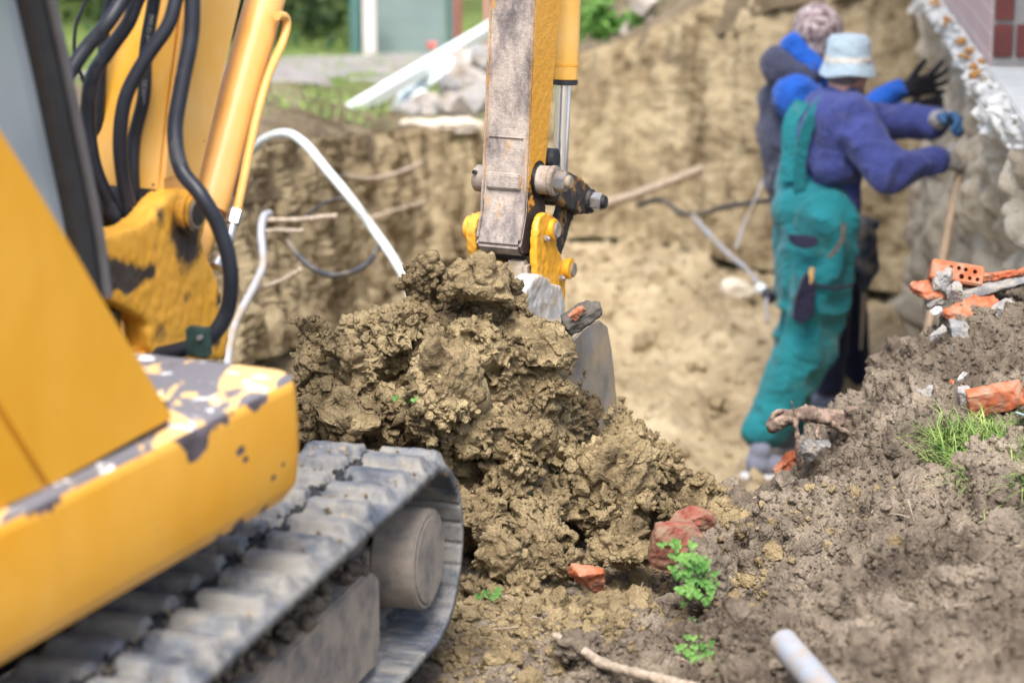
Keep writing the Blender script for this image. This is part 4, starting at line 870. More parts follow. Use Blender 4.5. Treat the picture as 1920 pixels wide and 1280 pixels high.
def fabric(name, col, var=.2, dirt=None, amt=.3, scale=7):
    m = NT(name); c = m.mix(1.0, col, m.ramp(m.noise(scale, 5, .6), [(.3, 1 - var), (.7, 1 + var)]), 'MULTIPLY')
    if dirt: c = m.mix(m.ramp(m.noise(6, 6, .65, off=(3, 1, 4)), [(.68 - amt * .3, 0.0), (.85 - amt * .2, .8)]), c, dirt)
    m.set(col=c, rough=.9, spec=.2); m.b.inputs["Sheen Weight"].default_value = .15; wr = m.math('ABSOLUTE', m.math('SUBTRACT', m.noise(7, 3, .55, dist=1.2, off=(4, 4, 4)), .5)); w2_ = m.math('ABSOLUTE', m.math('SUBTRACT', m.noise(15, 2, .5, dist=.8, vec=m.mapped((1, 1, 1.8), (9, 1, 3))), .5))
    bn = m.bump(m.math('ADD', wr, m.math('MULTIPLY', w2_, .5)), .035, .8); m.bump(m.noise(160, 2, .6), .002, .6, prev=bn); return m.m
SKIN = NT("skin"); SKIN.set(col=SKIN.ramp(SKIN.noise(14, 4, .6), [(.3, (.42, .22, .16)), (.7, (.55, .31, .23))]), rough=.5, sub=.05); SKIN = SKIN.m
F_ = dict(jacket=fabric("indigo_jacket", (.048, .062, .215), dirt=(.10, .10, .16), amt=.4), teal=fabric("teal_overalls", (.012, .155, .178), dirt=(.16, .22, .18)), navy=fabric("navy_trousers", (.012, .016, .05)), vest=fabric("slate_vest", (.045, .05, .085)),
          blue=fabric("bright_blue_fleece", (.012, .085, .40)), glove=fabric("grey_glove", (.34, .32, .31), dirt=(.2, .16, .12), amt=.7), gblue=fabric("blue_glove", (.05, .13, .27), dirt=(.3, .3, .3), amt=.4), gblack=fabric("black_glove", (.012, .012, .016)),
          hat=fabric("pale_blue_felt", (.36, .46, .53), var=.06), hatband=fabric("cream_band", (.62, .58, .52), var=.06), dark=fabric("dark_patch", (.015, .015, .035)), hair=fabric("grey_hair", (.20, .16, .14)), shoe=fabric("grey_shoe", (.16, .17, .22)), sole=plain("light_sole", (.55, .55, .56), .7, dirt=(.3, .24, .16), dirt_amt=.5))
def head(c, face, up=UZ, s=1.0):
    """head with face: returns capsule list; face = the way it looks"""
    f = np.asarray(face, float); f /= np.linalg.norm(f); sd = np.cross(f, up); c = np.asarray(c, float); Rm = np.array([sd, f, up]).T
    L = [blob(c + up * .03 * s, .086 * s, (.9, 1.12, 1.05), Rm, 4), blob(c - up * .035 * s + f * .028 * s, .062 * s, (.88, 1.0, 1.1), Rm, 3), blob(c - up * .085 * s + f * .062 * s, .028 * s, (1.1, .8, .8), Rm, 3),
         blob(c - up * .005 * s + f * .100 * s, .015 * s, (.8, 1.1, 1.7), Rm, 3), blob(c - up * .022 * s + f * .113 * s, .013 * s, (1.1, .9, .8), Rm, 3), blob(c + up * .025 * s + f * .083 * s, .02 * s, (2.6, .6, .5), Rm, 3),
         blob(c - up * .052 * s + f * .088 * s, .011 * s, (2.2, .7, .6), Rm, 3)]
    for k in (-1, 1): L += [blob(c + sd * k * .083 * s - up * .005 * s - f * .008 * s, .022 * s, (.45, .9, 1.45), Rm, 3), blob(c + sd * k * .045 * s - up * .03 * s + f * .058 * s, .024 * s, (1, .8, .9), Rm, 3)]
    return L
def shoe(par, heel, toe, matu=None, mats=None, s=1.0):
    heel, toe = np.asarray(heel, float), np.asarray(toe, float); d = (toe - heel) / np.linalg.norm(toe - heel); sd = np.cross(d, UZ); L = np.linalg.norm(toe - heel)
    up = [blob(heel + d * .05 + UZ * .07, .05, (1, 1, 1.1)), blob(heel + d * L * .45 + UZ * .06, .046, (1, 1, .9)), blob(heel + d * L * .75 + UZ * .045, .045, (1.05, 1.05, .7)), blob(toe - d * .035 + UZ * .036, .04, (1.05, 1.05, .62)), blob(heel + d * .06 + UZ * .12, .045)]
    me = cloth(up + capsule(heel + d * .06 + UZ * .06, toe - d * .05 + UZ * .045, .046, .038, sub=2), .008, 5, .002, 5); s1 = obj("shoe", me, matu or F_['shoe'], par)
    so_ = [blob(heel + d * t * L + UZ * .016, .05 + .006 * math.sin(t * 5), (1, 1, .33)) for t in (.1, .25, .4, .55, .7, .82, .9)]
    v, f = remesh(so_, .008, 4); obj("sole", build_mesh("sole", v, f), mats or F_['sole'], s1)
# the nearer man: faces the bank on the right, seen from behind his right shoulder
w1 = empty("person", (*P(1470, 845, 9.35)[:2], -1.12), "man in teal overalls, indigo jacket and pale bucket hat, gloved hands on a wooden handle", "person")
hd = P(1590, 128, 9.38); nk = P(1578, 180, 9.38)
fdir = np.array((.93, .36, 0.)); fdir /= np.linalg.norm(fdir)
shN, shF = P(1592, 222, 9.24), P(1548, 214, 9.60); elN, wrN = P(1665, 322, 9.10), P(1750, 300, 9.2); elF, wrF = P(1660, 232, 9.62), P(1752, 228, 9.52)
hipN, hipF = P(1552, 440, 9.27), P(1512, 440, 9.47); knN, knF = P(1520, 640, 9.28), P(1503, 635, 9.50); anN, anF = P(1437, 815, 9.26), P(1472, 795, 9.55)
body = head(hd - UZ * .005, fdir, s=.9) + capsule(nk + UZ * .04, nk - UZ * .05, .055, .065) + capsule(nk - UZ * .09, P(1545, 330, 9.42), .06, .10) + capsule(P(1545, 330, 9.42), P(1532, 430, 9.38), .11, .12)
body += capsule(shN, elN, .05, .042) + capsule(elN, wrN, .042, .030) + capsule(shF, elF, .05, .042) + capsule(elF, wrF, .042, .030) + capsule(nk - UZ * .07, shN, .05, .05) + capsule(nk - UZ * .07, shF, .05, .05)
body += capsule(hipN, knN, .075, .055) + capsule(knN, anN, .055, .04) + capsule(hipF, knF, .075, .055) + capsule(knF, anF, .055, .04)
v, f = remesh(body, .011, 4); obj("body", build_mesh("body", v, f), SKIN, w1)
# jacket
J = capsule(nk - UZ * .055, P(1548, 300, 9.42), .085, .125) + capsule(P(1556, 260, 9.42), P(1550, 350, 9.41), .14, .135) + capsule(P(1550, 350, 9.41), P(1545, 400, 9.38), .135, .13)
J += capsule(nk - UZ * .05, shN, .066, .082) + capsule(nk - UZ * .05, shF, .066, .08) + capsule(shN, elN, .078, .064) + capsule(elN, wrN, .064, .048) + capsule(shF, elF, .078, .064) + capsule(elF, wrF, .064, .050)
J += capsule(nk - UZ * .03, nk - UZ * .05, .066, .072) + capsule(P(1570, 225, 9.3), P(1560, 300, 9.32), .10, .11)
jk = obj("jacket", cloth(J, .010, 3, .030, 31, (7, 7, 6)), F_['jacket'], w1)
obj("collar", cloth(capsule(nk - UZ * .012 - fdir * .015, nk - UZ * .035 - fdir * .02, .066, .078), .009, 3, .003, 7), F_['jacket'], jk)
for wr, el in ((wrN, elN), (wrF, elF)):
    d = (wr - el) / np.linalg.norm(wr - el); obj("cuff", cloth(capsule(wr - d * .045, wr + d * .006, .055, .055), .008, 2, .003, 9), F_['jacket'], jk)
# overalls: trousers + high back bib + straps
T = capsule(hipN + UZ * .06, hipF + UZ * .06, .115, .10) + capsule(P(1540, 395, 9.40), P(1536, 450, 9.38), .132, .136) + capsule(hipN - UZ * .02, knN, .108, .090) + capsule(knN, anN + UZ * .03, .098, .086) + capsule(hipF - UZ * .02, knF, .115, .095) + capsule(knF, anF + UZ * .03, .095, .080)
T += capsule(P(1512, 440, 9.36), P(1496, 560, 9.38), .10, .09) + capsule(P(1545, 450, 9.30), P(1535, 600, 9.30), .115, .10)
tz = obj("overalls", cloth(T, .010, 3, .030, 41, (6, 6, 6)), F_['teal'], w1)
def strip(pts, wd, th, name, mat, par, nrm=None, seg=8):
    """a band of cloth laid along points"""
    P_ = catmull(pts, seg); pp = []
    for p in P_: pp.append(p)
    bm = bmesh.new(); rows = []
    for i, p in enumerate(pp):
        t = pp[min(i + 1, len(pp) - 1)] - pp[max(i - 1, 0)]; t = t / np.linalg.norm(t); n = np.asarray(nrm[min(i * len(nrm) // len(pp), len(nrm) - 1)] if isinstance(nrm, list) else nrm, float); n = n - t * (n @ t); n /= np.linalg.norm(n); s = np.cross(t, n)
        rows.append([bm.verts.new(V3(p + s * a * wd / 2 + n * b * th / 2)) for a, b in ((-1, -1), (1, -1), (1, 1), (-1, 1))])
    for a, b in zip(rows, rows[1:]):
        for k in range(4): bm.faces.new((a[k], a[(k + 1) % 4], b[(k + 1) % 4], b[k]))
    bm.faces.new(rows[0]); bm.faces.new(rows[-1][::-1]); return obj(name, bm_mesh(bm), mat, par)
back = -fdir * .55 - UY * .8
# back bib: a shell of the torso, left side, rising to the far shoulder
bib = capsule(P(1506, 395, 9.38), P(1540, 398, 9.33), .125, .13) + capsule(P(1514, 350, 9.42), P(1508, 395, 9.40), .105, .118) + capsule(P(1502, 300, 9.46), P(1508, 350, 9.44), .08, .115) + capsule(P(1508, 235, 9.50), P(1502, 300, 9.47), .045, .075)
obj("bib", cloth(bib, .010, 6, .006, 51), F_['teal'], tz)
strip([P(1500, 380, 9.30), P(1499, 330, 9.275), P(1503, 280, 9.26), P(1516, 232, 9.25), P(1538, 196, 9.275), P(1560, 178, 9.36)], .046, .014, "strap", F_['teal'], tz, [-UY * .9 - UX * .3, -UY, -UY * .6 + UZ * .7])
strip([P(1480, 340, 9.32), P(1482, 235, 9.37), P(1505, 192, 9.45)], .06, .014, "strap", F_['teal'], tz, -UY * .9 - UX * .4)
def patch(pts, name, mat, par, th=.014): return obj(name, bm_mesh(prism([P(*p) for p in pts], -UY * th, .004)), mat, par)
patch([(1475, 438, 9.19), (1530, 442, 9.13), (1536, 452, 9.13), (1528, 462, 9.13), (1505, 466, 9.14), (1484, 458, 9.17)], "pocket_flap", F_['dark'], tz)
strip([P(1582, 418, 9.12), P(1578, 450, 9.10), P(1562, 474, 9.10), P(1553, 482, 9.10)], .014, .008, "pocket_trim", fabric("brown_trim", (.10, .07, .05)), tz, -UY)
tpk = patch([(1502, 520, 9.13), (1512, 508, 9.13), (1530, 530, 9.13), (1524, 590, 9.13), (1502, 604, 9.13), (1484, 594, 9.14), (1488, 560, 9.13)], "tool_pocket", F_['dark'], tz, .03)
strip([P(1530, 534, 9.15), P(1565, 540, 9.15), P(1598, 535, 9.2)], .012, .008, "strap", F_['dark'], tz, -UY)
obj("knife_handle", bm_mesh(cyl(P(1519, 532, 9.11), P(1523, 502, 9.11), .011, 16, .003)), plain("pale_wood", (.55, .33, .13), .6, scale=40), tz)
# hat, hair
hc_ = hd + UZ * .035; HS = .84
bm = bmesh.new(); prof = [(.0, .135), (.05, .134), (.085, .128), (.098, .112), (.104, .06), (.107, .02), (.112, .008), (.128, -.03), (.133, -.045), (.129, -.047), (.105, -.01), (.10, .01)]
rings = []
for r, z in prof[1:]: rings.append([bm.verts.new(V3(hc_ + HS * np.array((math.cos(t) * r * 1.0, math.sin(t) * r * 1.0, z - .02)) + np.array((0, 0, .006 * math.sin(3 * t) * (r > .11))))) for t in np.linspace(0, 2 * math.pi, 40, endpoint=False)])
topv = bm.verts.new(V3(hc_ + UZ * .117 * HS))
for k in range(40): bm.faces.new((topv, rings[0][k], rings[0][(k + 1) % 40]))
for a, b in zip(rings, rings[1:]):
    for k in range(40): bm.faces.new((a[k], b[k], b[(k + 1) % 40], a[(k + 1) % 40]))
hat = obj("bucket_hat", bm_mesh(bm), F_['hat'], w1)
bm = bmesh.new(); rr = [[bm.verts.new(V3(hc_ + HS * np.array((math.cos(t) * r, math.sin(t) * r, z)))) for t in np.linspace(0, 2 * math.pi, 40, endpoint=False)] for r, z in ((.1065, .018), (.109, .016), (.1115, -.006), (.110, -.008))]
for a, b in zip(rr, rr[1:]):
    for k in range(40): bm.faces.new((a[k], b[k], b[(k + 1) % 40], a[(k + 1) % 40]))
obj("hat_band", bm_mesh(bm), F_['hatband'], hat)
obj("hair", cloth([blob(hd - fdir * .022 + UZ * .0, .080, (.93, .98, .9))], .008, 2, .003, 3, (40, 40, 20)), F_['hair'], w1)
# the tool and the hands on it
pt, pb = P(1812, 262, 9.30), P(1745, 600, 8.95)
pd = (pt - pb) / np.linalg.norm(pt - pb); toolr = empty("shovel", pb - pd * .12, "long worn wooden shovel handle held upright against the earth bank by the man in teal", "shovel")
bladem = plain("old_shovel_steel", (.28, .26, .24), .5, metal=.6, var=.3)
wood = plain("weathered_wood", (.40, .29, .19), .75, var=.25, scale=30, bump=.001)
obj("handle", bm_mesh(tube([pb - pd * .1, pb + pd * .2, pt - pd * .1, pt + pd * .02], [.019, .0185, .0165, .016], 16, 4)), wood, toolr)
obj("blade", bm_mesh(prism([pb - pd * .08 + UX * .02, pb - pd * .12 + UX * .10, pb - pd * .34 + UX * .09, pb - pd * .42, pb - pd * .34 - UX * .09, pb - pd * .12 - UX * .10, pb - pd * .08 - UX * .02], UY * .012, .003)), bladem, toolr)
gripN = pb + pd * (np.dot(P(1803, 285, 9.2) - pb, pd)); gripF = pb + pd * (np.dot(P(1815, 235, 9.3) - pb, pd))
fw = gripN - wrN; fw /= np.linalg.norm(fw); hN = hand(gripN - fw * .085 - UY * .03, fw, UY * .9 - UX * .1, pd, 1.35, 1.08, .0)
hN += capsule(wrN - fw * .02, gripN - fw * .07, .038, .036, sub=2)
obj("glove", cloth(hN, .0045, 3, .0015, 13), F_['glove'], w1)
wF2 = P(1765, 224, 9.45); gF = P(1806, 222, 9.36); fw = gF - wF2; fw /= np.linalg.norm(fw)
hF_ = hand(wF2 + fw * .0, fw, -UZ * .6 - UY * .2, -UY * .6 + UZ * .3, .95, 1.08, .05) + capsule(wrF, wF2, .04, .034, sub=2)
obj("glove", cloth(hF_, .0045, 3, .0015, 13), F_['gblue'], w1)
obj("glove_palm", cloth(capsule(wrF + (wF2 - wrF) * .1, wF2 - fw * .01, .044, .040, sub=2), .006, 3, .002, 3), F_['glove'], w1)
shoe(w1, P(1398, 850, 9.20) * (1, 1, 0) + UZ * -1.115, P(1398, 850, 9.20) * (1, 1, 0) + UZ * -1.115 + np.array((.27, .03, 0)))
shoe(w1, P(1448, 815, 9.5) * (1, 1, 0) + UZ * -1.10, P(1448, 815, 9.5) * (1, 1, 0) + UZ * -1.10 + np.array((.27, .05, 0)), F_['shoe'], F_['sole'])
# the farther man
w2 = empty("person", (*P(1560, 745, 10.3)[:2], -1.1), "man in mottled cap, slate hooded vest and blue sleeves with a black gloved hand raised", "person")
D = 10.15
hd2 = P(1535, 70, D); nk2 = P(1512, 128, D)
fd2 = np.array((.95, .1, -.25)); fd2 /= np.linalg.norm(fd2)
sN2, sF2 = P(1490, 180, D - .12), P(1545, 165, D + .25); eN2, wN2 = P(1572, 240, D - .16), P(1682, 172, D - .05); eF2, wF22 = P(1600, 215, D + .25), P(1690, 215, D + .2)
h2N, h2F = P(1530, 410, D - .08), P(1535, 405, D + .14); k2N, k2F = P(1562, 560, D - .08), P(1590, 560, D + .15); a2N, a2F = P(1552, 715, D - .08), P(1600, 700, D + .2)
B2 = head(hd2, fd2) + capsule(nk2 + UZ * .05, nk2 - UZ * .04, .055, .065) + capsule(nk2 - UZ * .09, P(1500, 300, D), .06, .10) + capsule(P(1500, 300, D), P(1530, 410, D), .12, .13) + capsule(sN2, eN2, .048, .042) + capsule(eN2, wN2, .042, .03) + capsule(sF2, eF2, .048, .042) + capsule(eF2, wF22, .042, .03)
B2 += capsule(h2N, k2N, .075, .055) + capsule(k2N, a2N, .055, .04) + capsule(h2F, k2F, .075, .055) + capsule(k2F, a2F, .055, .04)
v, f = remesh(B2, .012, 4); obj("body", build_mesh("body", v, f), SKIN, w2)
S2 = capsule(nk2 - UZ * .07, sN2, .07, .09) + capsule(nk2 - UZ * .07, sF2, .07, .085) + capsule(sN2, eN2, .080, .064) + capsule(eN2, wN2, .064, .048) + capsule(sF2, eF2, .085, .068) + capsule(eF2, wF22, .068, .05)
obj("sleeves", cloth(S2, .011, 4, .020, 61, (8, 8, 7)), F_['blue'], w2)
V2 = capsule(P(1495, 170, D + .05), P(1482, 260, D + .03), .115, .13) + capsule(P(1482, 260, D + .03), P(1515, 390, D), .13, .155) + capsule(P(1480, 190, D + .1), P(1480, 240, D + .08), .125, .13)
vest = obj("vest", cloth(V2, .012, 4, .020, 71, (7, 7, 9)), F_['vest'], w2)
hood = capsule(P(1470, 128, D - .02), P(1510, 135, D - .06), .088, .075) + capsule(P(1468, 128, D), P(1490, 145, D + .12), .085, .08) + [blob(P(1462, 120, D), .075)]
obj("hood", cloth(hood, .010, 3, .016, 81, (11, 11, 11)), F_['vest'], vest)
sc = capsule(P(1492, 85, D - .03), P(1528, 128, D - .09), .058, .045) + capsule(P(1488, 88, D), P(1500, 100, D + .08), .06, .055)
obj("scarf", cloth(sc, .009, 4, .006, 91, (14, 14, 14)), F_['blue'], w2)
mc = NT("mottled_cap"); vv = mc.noise(26, 3, .5, dist=1.5); mc.set(col=mc.ramp(vv, [(.36, (.12, .07, .075)), (.46, (.30, .24, .24)), (.56, (.55, .50, .49)), (.62, (.20, .14, .14))], 'CONSTANT'), rough=.9)
cap_ = [blob(hd2 + UZ * .038 - fd2 * .005, .108, (.98, 1.05, .92), None, 4), blob(hd2 + UZ * .10 - fd2 * .01, .06, (1.2, 1.2, .7)), blob(hd2 + fd2 * .02 - UZ * .02 - UX * .03, .095, (.95, 1, .9))]
cp = obj("cap", cloth(cap_, .008, 3, .004, 22, (16, 16, 16)), mc.m, w2)
pk = [blob(hd2 + fd2 * (.09 + .012 * i) + UZ * .03, .055, (1.0, 1.1, .16)) for i in range(4)]; v, f = remesh(pk, .006, 2); obj("cap_peak", build_mesh("peak", v, f), mc.m, cp)
T2 = capsule(h2N + UZ * .05, h2F + UZ * .05, .13, .13) + capsule(h2N, k2N, .11, .085) + capsule(k2N, a2N, .085, .068) + capsule(h2F, k2F, .11, .085) + capsule(k2F, a2F, .085, .068)
obj("trousers", cloth(T2, .012, 6, .010, 33, (7, 7, 5)), F_['navy'], w2)
fw = np.array((.97, .0, .24)); hb = hand(wN2 + fw * .035, fw, UY, UZ * .35 - fw * .1 - UY * .1, .28, 1.15, .55) + capsule(wN2 - fw * .02, wN2 + fw * .05, .040, .034, sub=2)
obj("glove", cloth(hb, .0045, 2, .001, 14), F_['gblack'], w2)
hb = hand(wF22 + fw * .03, fw, UY, UZ, .5, 1.1, .1) + capsule(wF22 - fw * .02, wF22 + fw * .03, .038, .034, sub=2); obj("glove", cloth(hb, .006, 2, .001, 14), F_['gblack'], w2)
g0 = P(1505, 755, D - .05) * (1, 1, 0) - UZ * 1.09; shoe(w2, g0, g0 + np.array((.28, -.03, 0)), fabric("blue_grey_shoe", (.20, .23, .34)), F_['sole'])
g0 = P(1580, 735, D + .2) * (1, 1, 0) - UZ * 1.09; shoe(w2, g0, g0 + np.array((.27, .05, 0)), fabric("blue_grey_shoe", (.20, .23, .34)), F_['sole'])
# breaker drill standing beyond the men
br = empty("breaker_drill", P(1620, 640, 10.0), "dark blue electric breaker drill resting against the bank behind the man in teal", "power drill")
dm = plain("drill_casing", (.018, .03, .06), .45, var=.4, scale=18, dirt=(.2, .18, .14), dirt_amt=.3)
v, f = remesh(capsule(P(1618, 425, 10.0), P(1626, 500, 10.0), .05, .055) + capsule(P(1626, 500, 10.0), P(1620, 540, 10.0), .045, .022) + capsule(P(1608, 412, 10), P(1640, 420, 10), .024, .024), .009, 4); obj("casing", build_mesh("c", v, f), dm, br)
obj("handle", bm_mesh(tube([P(1630, 425, 9.96), P(1640, 445, 9.93), P(1637, 475, 9.93), P(1629, 485, 9.95)], .012, 12, 5)), M['black_m'], br)
obj("chisel", bm_mesh(tube([P(1621, 535, 10), P(1618, 600, 10), P(1614, 655, 10)], [.011, .010, .005], 10, 3)), M['wornsteel'], br)
obj("side_handle", bm_mesh(cyl(P(1592, 524, 9.97), P(1618, 528, 9.98), .012, 14, .003)), M['black_m'], br)
# ------------------------------------------------------------------ small things: where a sight line meets the near ground or the pit floor
def G(px, py, lift=0.0):
    d = ray(px, py); Y = np.linspace(3.2, 7.4, 900); t = Y / d[1]; x, z = d[0] * t, CAM_H + d[2] * t
    k = np.argmax(z <= near_base(x, Y) + lift); return CO + d * t[k]
def GF(px, py, lift=0.0):
    d = ray(px, py); Y = np.linspace(6.9, 22, 3000); t = Y / d[1]; z = CAM_H + d[2] * t; pr = far_profile(np.array([d[0] / d[1]]))[0]
    k = np.argmax(z <= np.interp(Y, pr[:, 0], pr[:, 1]) + lift); return CO + d * t[k]
def euler(rx, ry, rz): return np.array(Matrix.Rotation(rz, 3, 'Z') @ Matrix.Rotation(ry, 3, 'Y') @ Matrix.Rotation(rx, 3, 'X'))
def shard(c, dims, rot=(0, 0, 0), seed=0, cuts=5, rough=.003, sub=5, lo=.55, hi=.95):
    """a broken piece: boxy solid with split-off corners and a rough skin"""
    V, F = ico(sub); V = V / np.abs(V).max(1)[:, None] ** .82; rg = np.random.default_rng(seed)
    for _ in range(cuts):
        n = rg.normal(size=3); n /= np.linalg.norm(n); h = rg.uniform(lo, hi) * 1.15; dd = V @ n - h; V = V - np.clip(dd, 0, None)[:, None] * n * .97
    V = V * np.asarray(dims) / 2; N = normals(V, F); V = V + N * (rough * fbm(V * 70 + seed, 4, seed) + rough * .8 * crumbs(V + seed, max(dims) / 7, seed))[:, None]
    return V @ euler(*rot).T + np.asarray(c), F
def shmesh(*a, **k): V, F = shard(*a, **k); me = build_mesh("shard", V, F); me.set_sharp_from_angle(angle=R(40)); return me
M['brick'] = plain("broken_orange_brick", (.40, .115, .055), .95, var=.4, scale=30, bump=.003, spec=.1, dirt=(.30, .20, .14), dirt_amt=.45, dscale=26)
M['redbrick'] = plain("dark_red_brick", (.21, .052, .038), .85, var=.3, scale=26, bump=.003, spec=.15, dirt=(.22, .15, .10), dirt_amt=.6, dscale=26)
M['mort'] = plain("old_mortar", (.27, .265, .26), .9, var=.3, scale=30, bump=.004, spec=.1, dirt=(.34, .28, .2), dirt_amt=.3, dscale=20)
M['slate'] = plain("grey_slab", (.17, .175, .18), .8, var=.35, scale=24, bump=.003, spec=.2, dirt=(.34, .30, .25), dirt_amt=.4, dscale=18)
M['white'] = plain("white_chip", (.66, .65, .62), .7, var=.12)
def piece(name, label, cat, c, dims, rot, seed, mat, group=None, **k):
    return tag(obj(name, shmesh(c, dims, rot, seed, **k), mat), label, cat, group)
# hollow brick fragment on top of the bank
hb = PL(1792, 514, np.array((0, 6.12, 0)), UY); rt_ = euler(R(-22), R(8), R(-6))
bx = bmesh.new(); bmesh.ops.create_cube(bx, size=1.0); bmesh.ops.scale(bx, vec=(.135, .07, .052), verts=bx.verts); bmesh.ops.bevel(bx, geom=bx.edges[:], offset=.004, segments=2, affect='EDGES')
t = bm_mesh(bx); ob = bpy.data.objects.new("t", t); COL.objects.link(ob)
hm = bmesh.new()
for i, (x, z, r) in enumerate(((.002, .011, .0052), (.020, .010, .0052), (.044, .008, .0055), (.012, -.010, .0068), (.033, -.011, .005), (.053, -.011, .005), (-.018, .010, .005))):
    bmesh.ops.create_cone(hm, cap_ends=True, segments=20, radius1=r, radius2=r, depth=.05, matrix=Matrix.Translation((x, -.035, z)) @ Matrix.Rotation(R(90), 4, 'X'))
h_ = bpy.data.objects.new("h", bm_mesh(hm)); COL.objects.link(h_); md = ob.modifiers.new("b", 'BOOLEAN'); md.operation = 'DIFFERENCE'; md.object = h_; md.solver = 'EXACT'
dg = bpy.context.evaluated_depsgraph_get(); me = bpy.data.meshes.new_from_object(ob.evaluated_get(dg)); bpy.data.objects.remove(ob); bpy.data.objects.remove(h_)
for v in me.vertices: v.co = V3(rt_ @ np.array(v.co) + hb)
me.polygons.foreach_set("use_smooth", np.zeros(len(me.polygons), bool))
r_ = tag(obj("hollow_brick", me, M['brick']), "orange hollow brick fragment with round holes and grey mortar, topmost on the bank", "brick piece", "broken bricks on the soil bank")
obj("mortar", shmesh(hb + np.array((-.042, -.012, -.001)), (.058, .075, .058), (.2, .1, -.2), 4, cuts=6), M['mort'], r_)
piece("brick_shard", "orange brick chunk jutting out left below the hollow brick", "brick piece", PL(1748, 540, np.array((0, 6.12, 0)), UY), (.10, .08, .044), (.1, .12, .2), 11, M['brick'], "broken bricks on the soil bank", cuts=8)
piece("stone_slab", "long dark grey slab slanting up to the right under the hollow brick", "slab", PL(1868, 538, np.array((0, 6.10, 0)), UY), (.24, .09, .026), (-.3, -.30, -.1), 13, M['slate'], cuts=5)
piece("brick_shard", "orange rubble crust lying on the long grey slab at the picture's edge", "brick piece", PL(1870, 518, np.array((0, 6.14, 0)), UY), (.19, .05, .02), (-.3, -.22, -.1), 14, M['brick'], "broken bricks on the soil bank", cuts=9, rough=.006)
piece("brick_shard", "broad orange tile fragment lying flat below the long grey slab", "brick piece", PL(1828, 586, np.array((0, 6.02, 0)), UY), (.145, .10, .030), (.55, -.28, .3), 15, M['brick'], "broken bricks on the soil bank", cuts=7, rough=.005)
piece("stone_chunk", "rough grey stone at the right end of the broad orange tile fragment", "stone", PL(1880, 580, np.array((0, 6.0, 0)), UY), (.07, .06, .04), (.2, -.2, .3), 16, M['mort'], "grey stones in the rubble")
piece("stone_chunk", "olive grey wedge stone between the orange chunk and the long slab", "stone", PL(1790, 548, np.array((0, 6.05, 0)), UY), (.045, .04, .05), (.5, .3, .2), 17, M['mort'], "grey stones in the rubble")
piece("stone_chunk", "dark grey broken slate lying right under the broad orange tile fragment", "stone", PL(1818, 618, np.array((0, 5.98, 0)), UY), (.10, .07, .03), (.6, -.1, .1), 18, M['slate'], "grey stones in the rubble")
piece("stone_chunk", "pale grey flat stick of slate slanting down left of the tile fragment", "stone", PL(1757, 624, np.array((0, 6.0, 0)), UY), (.050, .018, .014), (.3, -.6, .1), 19, M['mort'], "grey stones in the rubble")
piece("stone_chunk", "thin blue grey slate splinter lying on the soil below the dark slate", "stone", PL(1793, 648, np.array((0, 5.95, 0)), UY), (.052, .02, .008), (.3, -.35, .1), 20, M['slate'], "grey stones in the rubble")
piece("stone_chunk", "dark stone tucked behind the white chip under the orange chunk", "stone", PL(1752, 566, np.array((0, 6.1, 0)), UY), (.045, .04, .035), (.3, -.3, .1), 21, M['slate'], "grey stones in the rubble")
piece("white_chip", "white chip of plaster below the orange chunk at the bank's crest", "chip", PL(1757, 583, np.array((0, 6.0, 0)), UY), (.030, .014, .016), (.3, -.6, .1), 22, M['white'], "white chips")
piece("white_chip", "white chip of plaster standing above the gap between the two lower brick pieces", "chip", G(1804, 705, .012), (.030, .006, .012), (.6, -.9, .1), 23, M['white'], "white chips")
lb = empty("brick_shard", G(1865, 745), "large orange brick half with a mortar end, right of the mortar covered lump", "brick piece", "broken bricks on the soil bank")
obj("clay", shmesh(G(1866, 745, .028), (.135, .055, .062), (.25, -.22, -.1), 25, cuts=4, lo=.75, rough=.002), M['brick'], lb); obj("mortar", shmesh(G(1812, 748, .025), (.034, .05, .055), (.2, -.2, 0), 26, cuts=6), M['mort'], lb)
lb = empty("brick_shard", G(1755, 745), "mortar covered lump with an orange brick end, lower left of the big orange half", "brick piece", "broken bricks on the soil bank")
obj("mortar", shmesh(G(1748, 742, .012), (.085, .055, .042), (.2, -.25, .2), 27, cuts=8, rough=.006), M['mort'], lb); obj("clay", shmesh(G(1782, 732, .018), (.034, .045, .036), (.2, -.2, .2), 28, cuts=6), M['brick'], lb)
for k, (px, py, w_, lab) in enumerate(((1720, 681, .020, "rounded orange chip, leftmost of the small chips under the slates"), (1752, 667, .018, "dull red chip half sunk just above the thin orange splinter"), (1756, 686, .036, "thin orange splinter lying slanted between two small orange chips"), (1820, 673, .022, "pointed orange chip alone on the soil above the white chip"), (1848, 634, .018, "tiny orange chip right of the dark slate"), (1905, 595, .05, "orange shard at the picture's right edge beneath the slab"), (1662, 757, .02, "faint orange chip on the bank's left rim near the root"), (1455, 884, .016, "small pinkish orange chip under the slanted orange shard"))):
    d3 = (w_, w_ * .5, w_ * .65) if k != 2 else (w_, .009, .009); piece("brick_chip", lab, "brick chip", G(px, py, w_ * .2), d3, (.3, -.45 if k == 2 else .2 * k, .3 * k), 40 + k, M['brick'], "small orange brick chips", sub=4, cuts=8)
piece("brick_shard", "narrow orange shard slanting on the bank's crest below the hanging root", "brick piece", PL(1475, 868, np.array((0, 5.98, 0)), UY), (.075, .03, .024), (.2, -.75, .1), 50, M['brick'], "broken bricks on the soil bank", rough=.005)
piece("stone_chunk", "ragged grey slate stood beside the hanging root", "stone", PL(1517, 842, np.array((0, 5.95, 0)), UY), (.05, .03, .045), (.2, .5, .1), 51, M['slate'], "grey stones in the rubble")
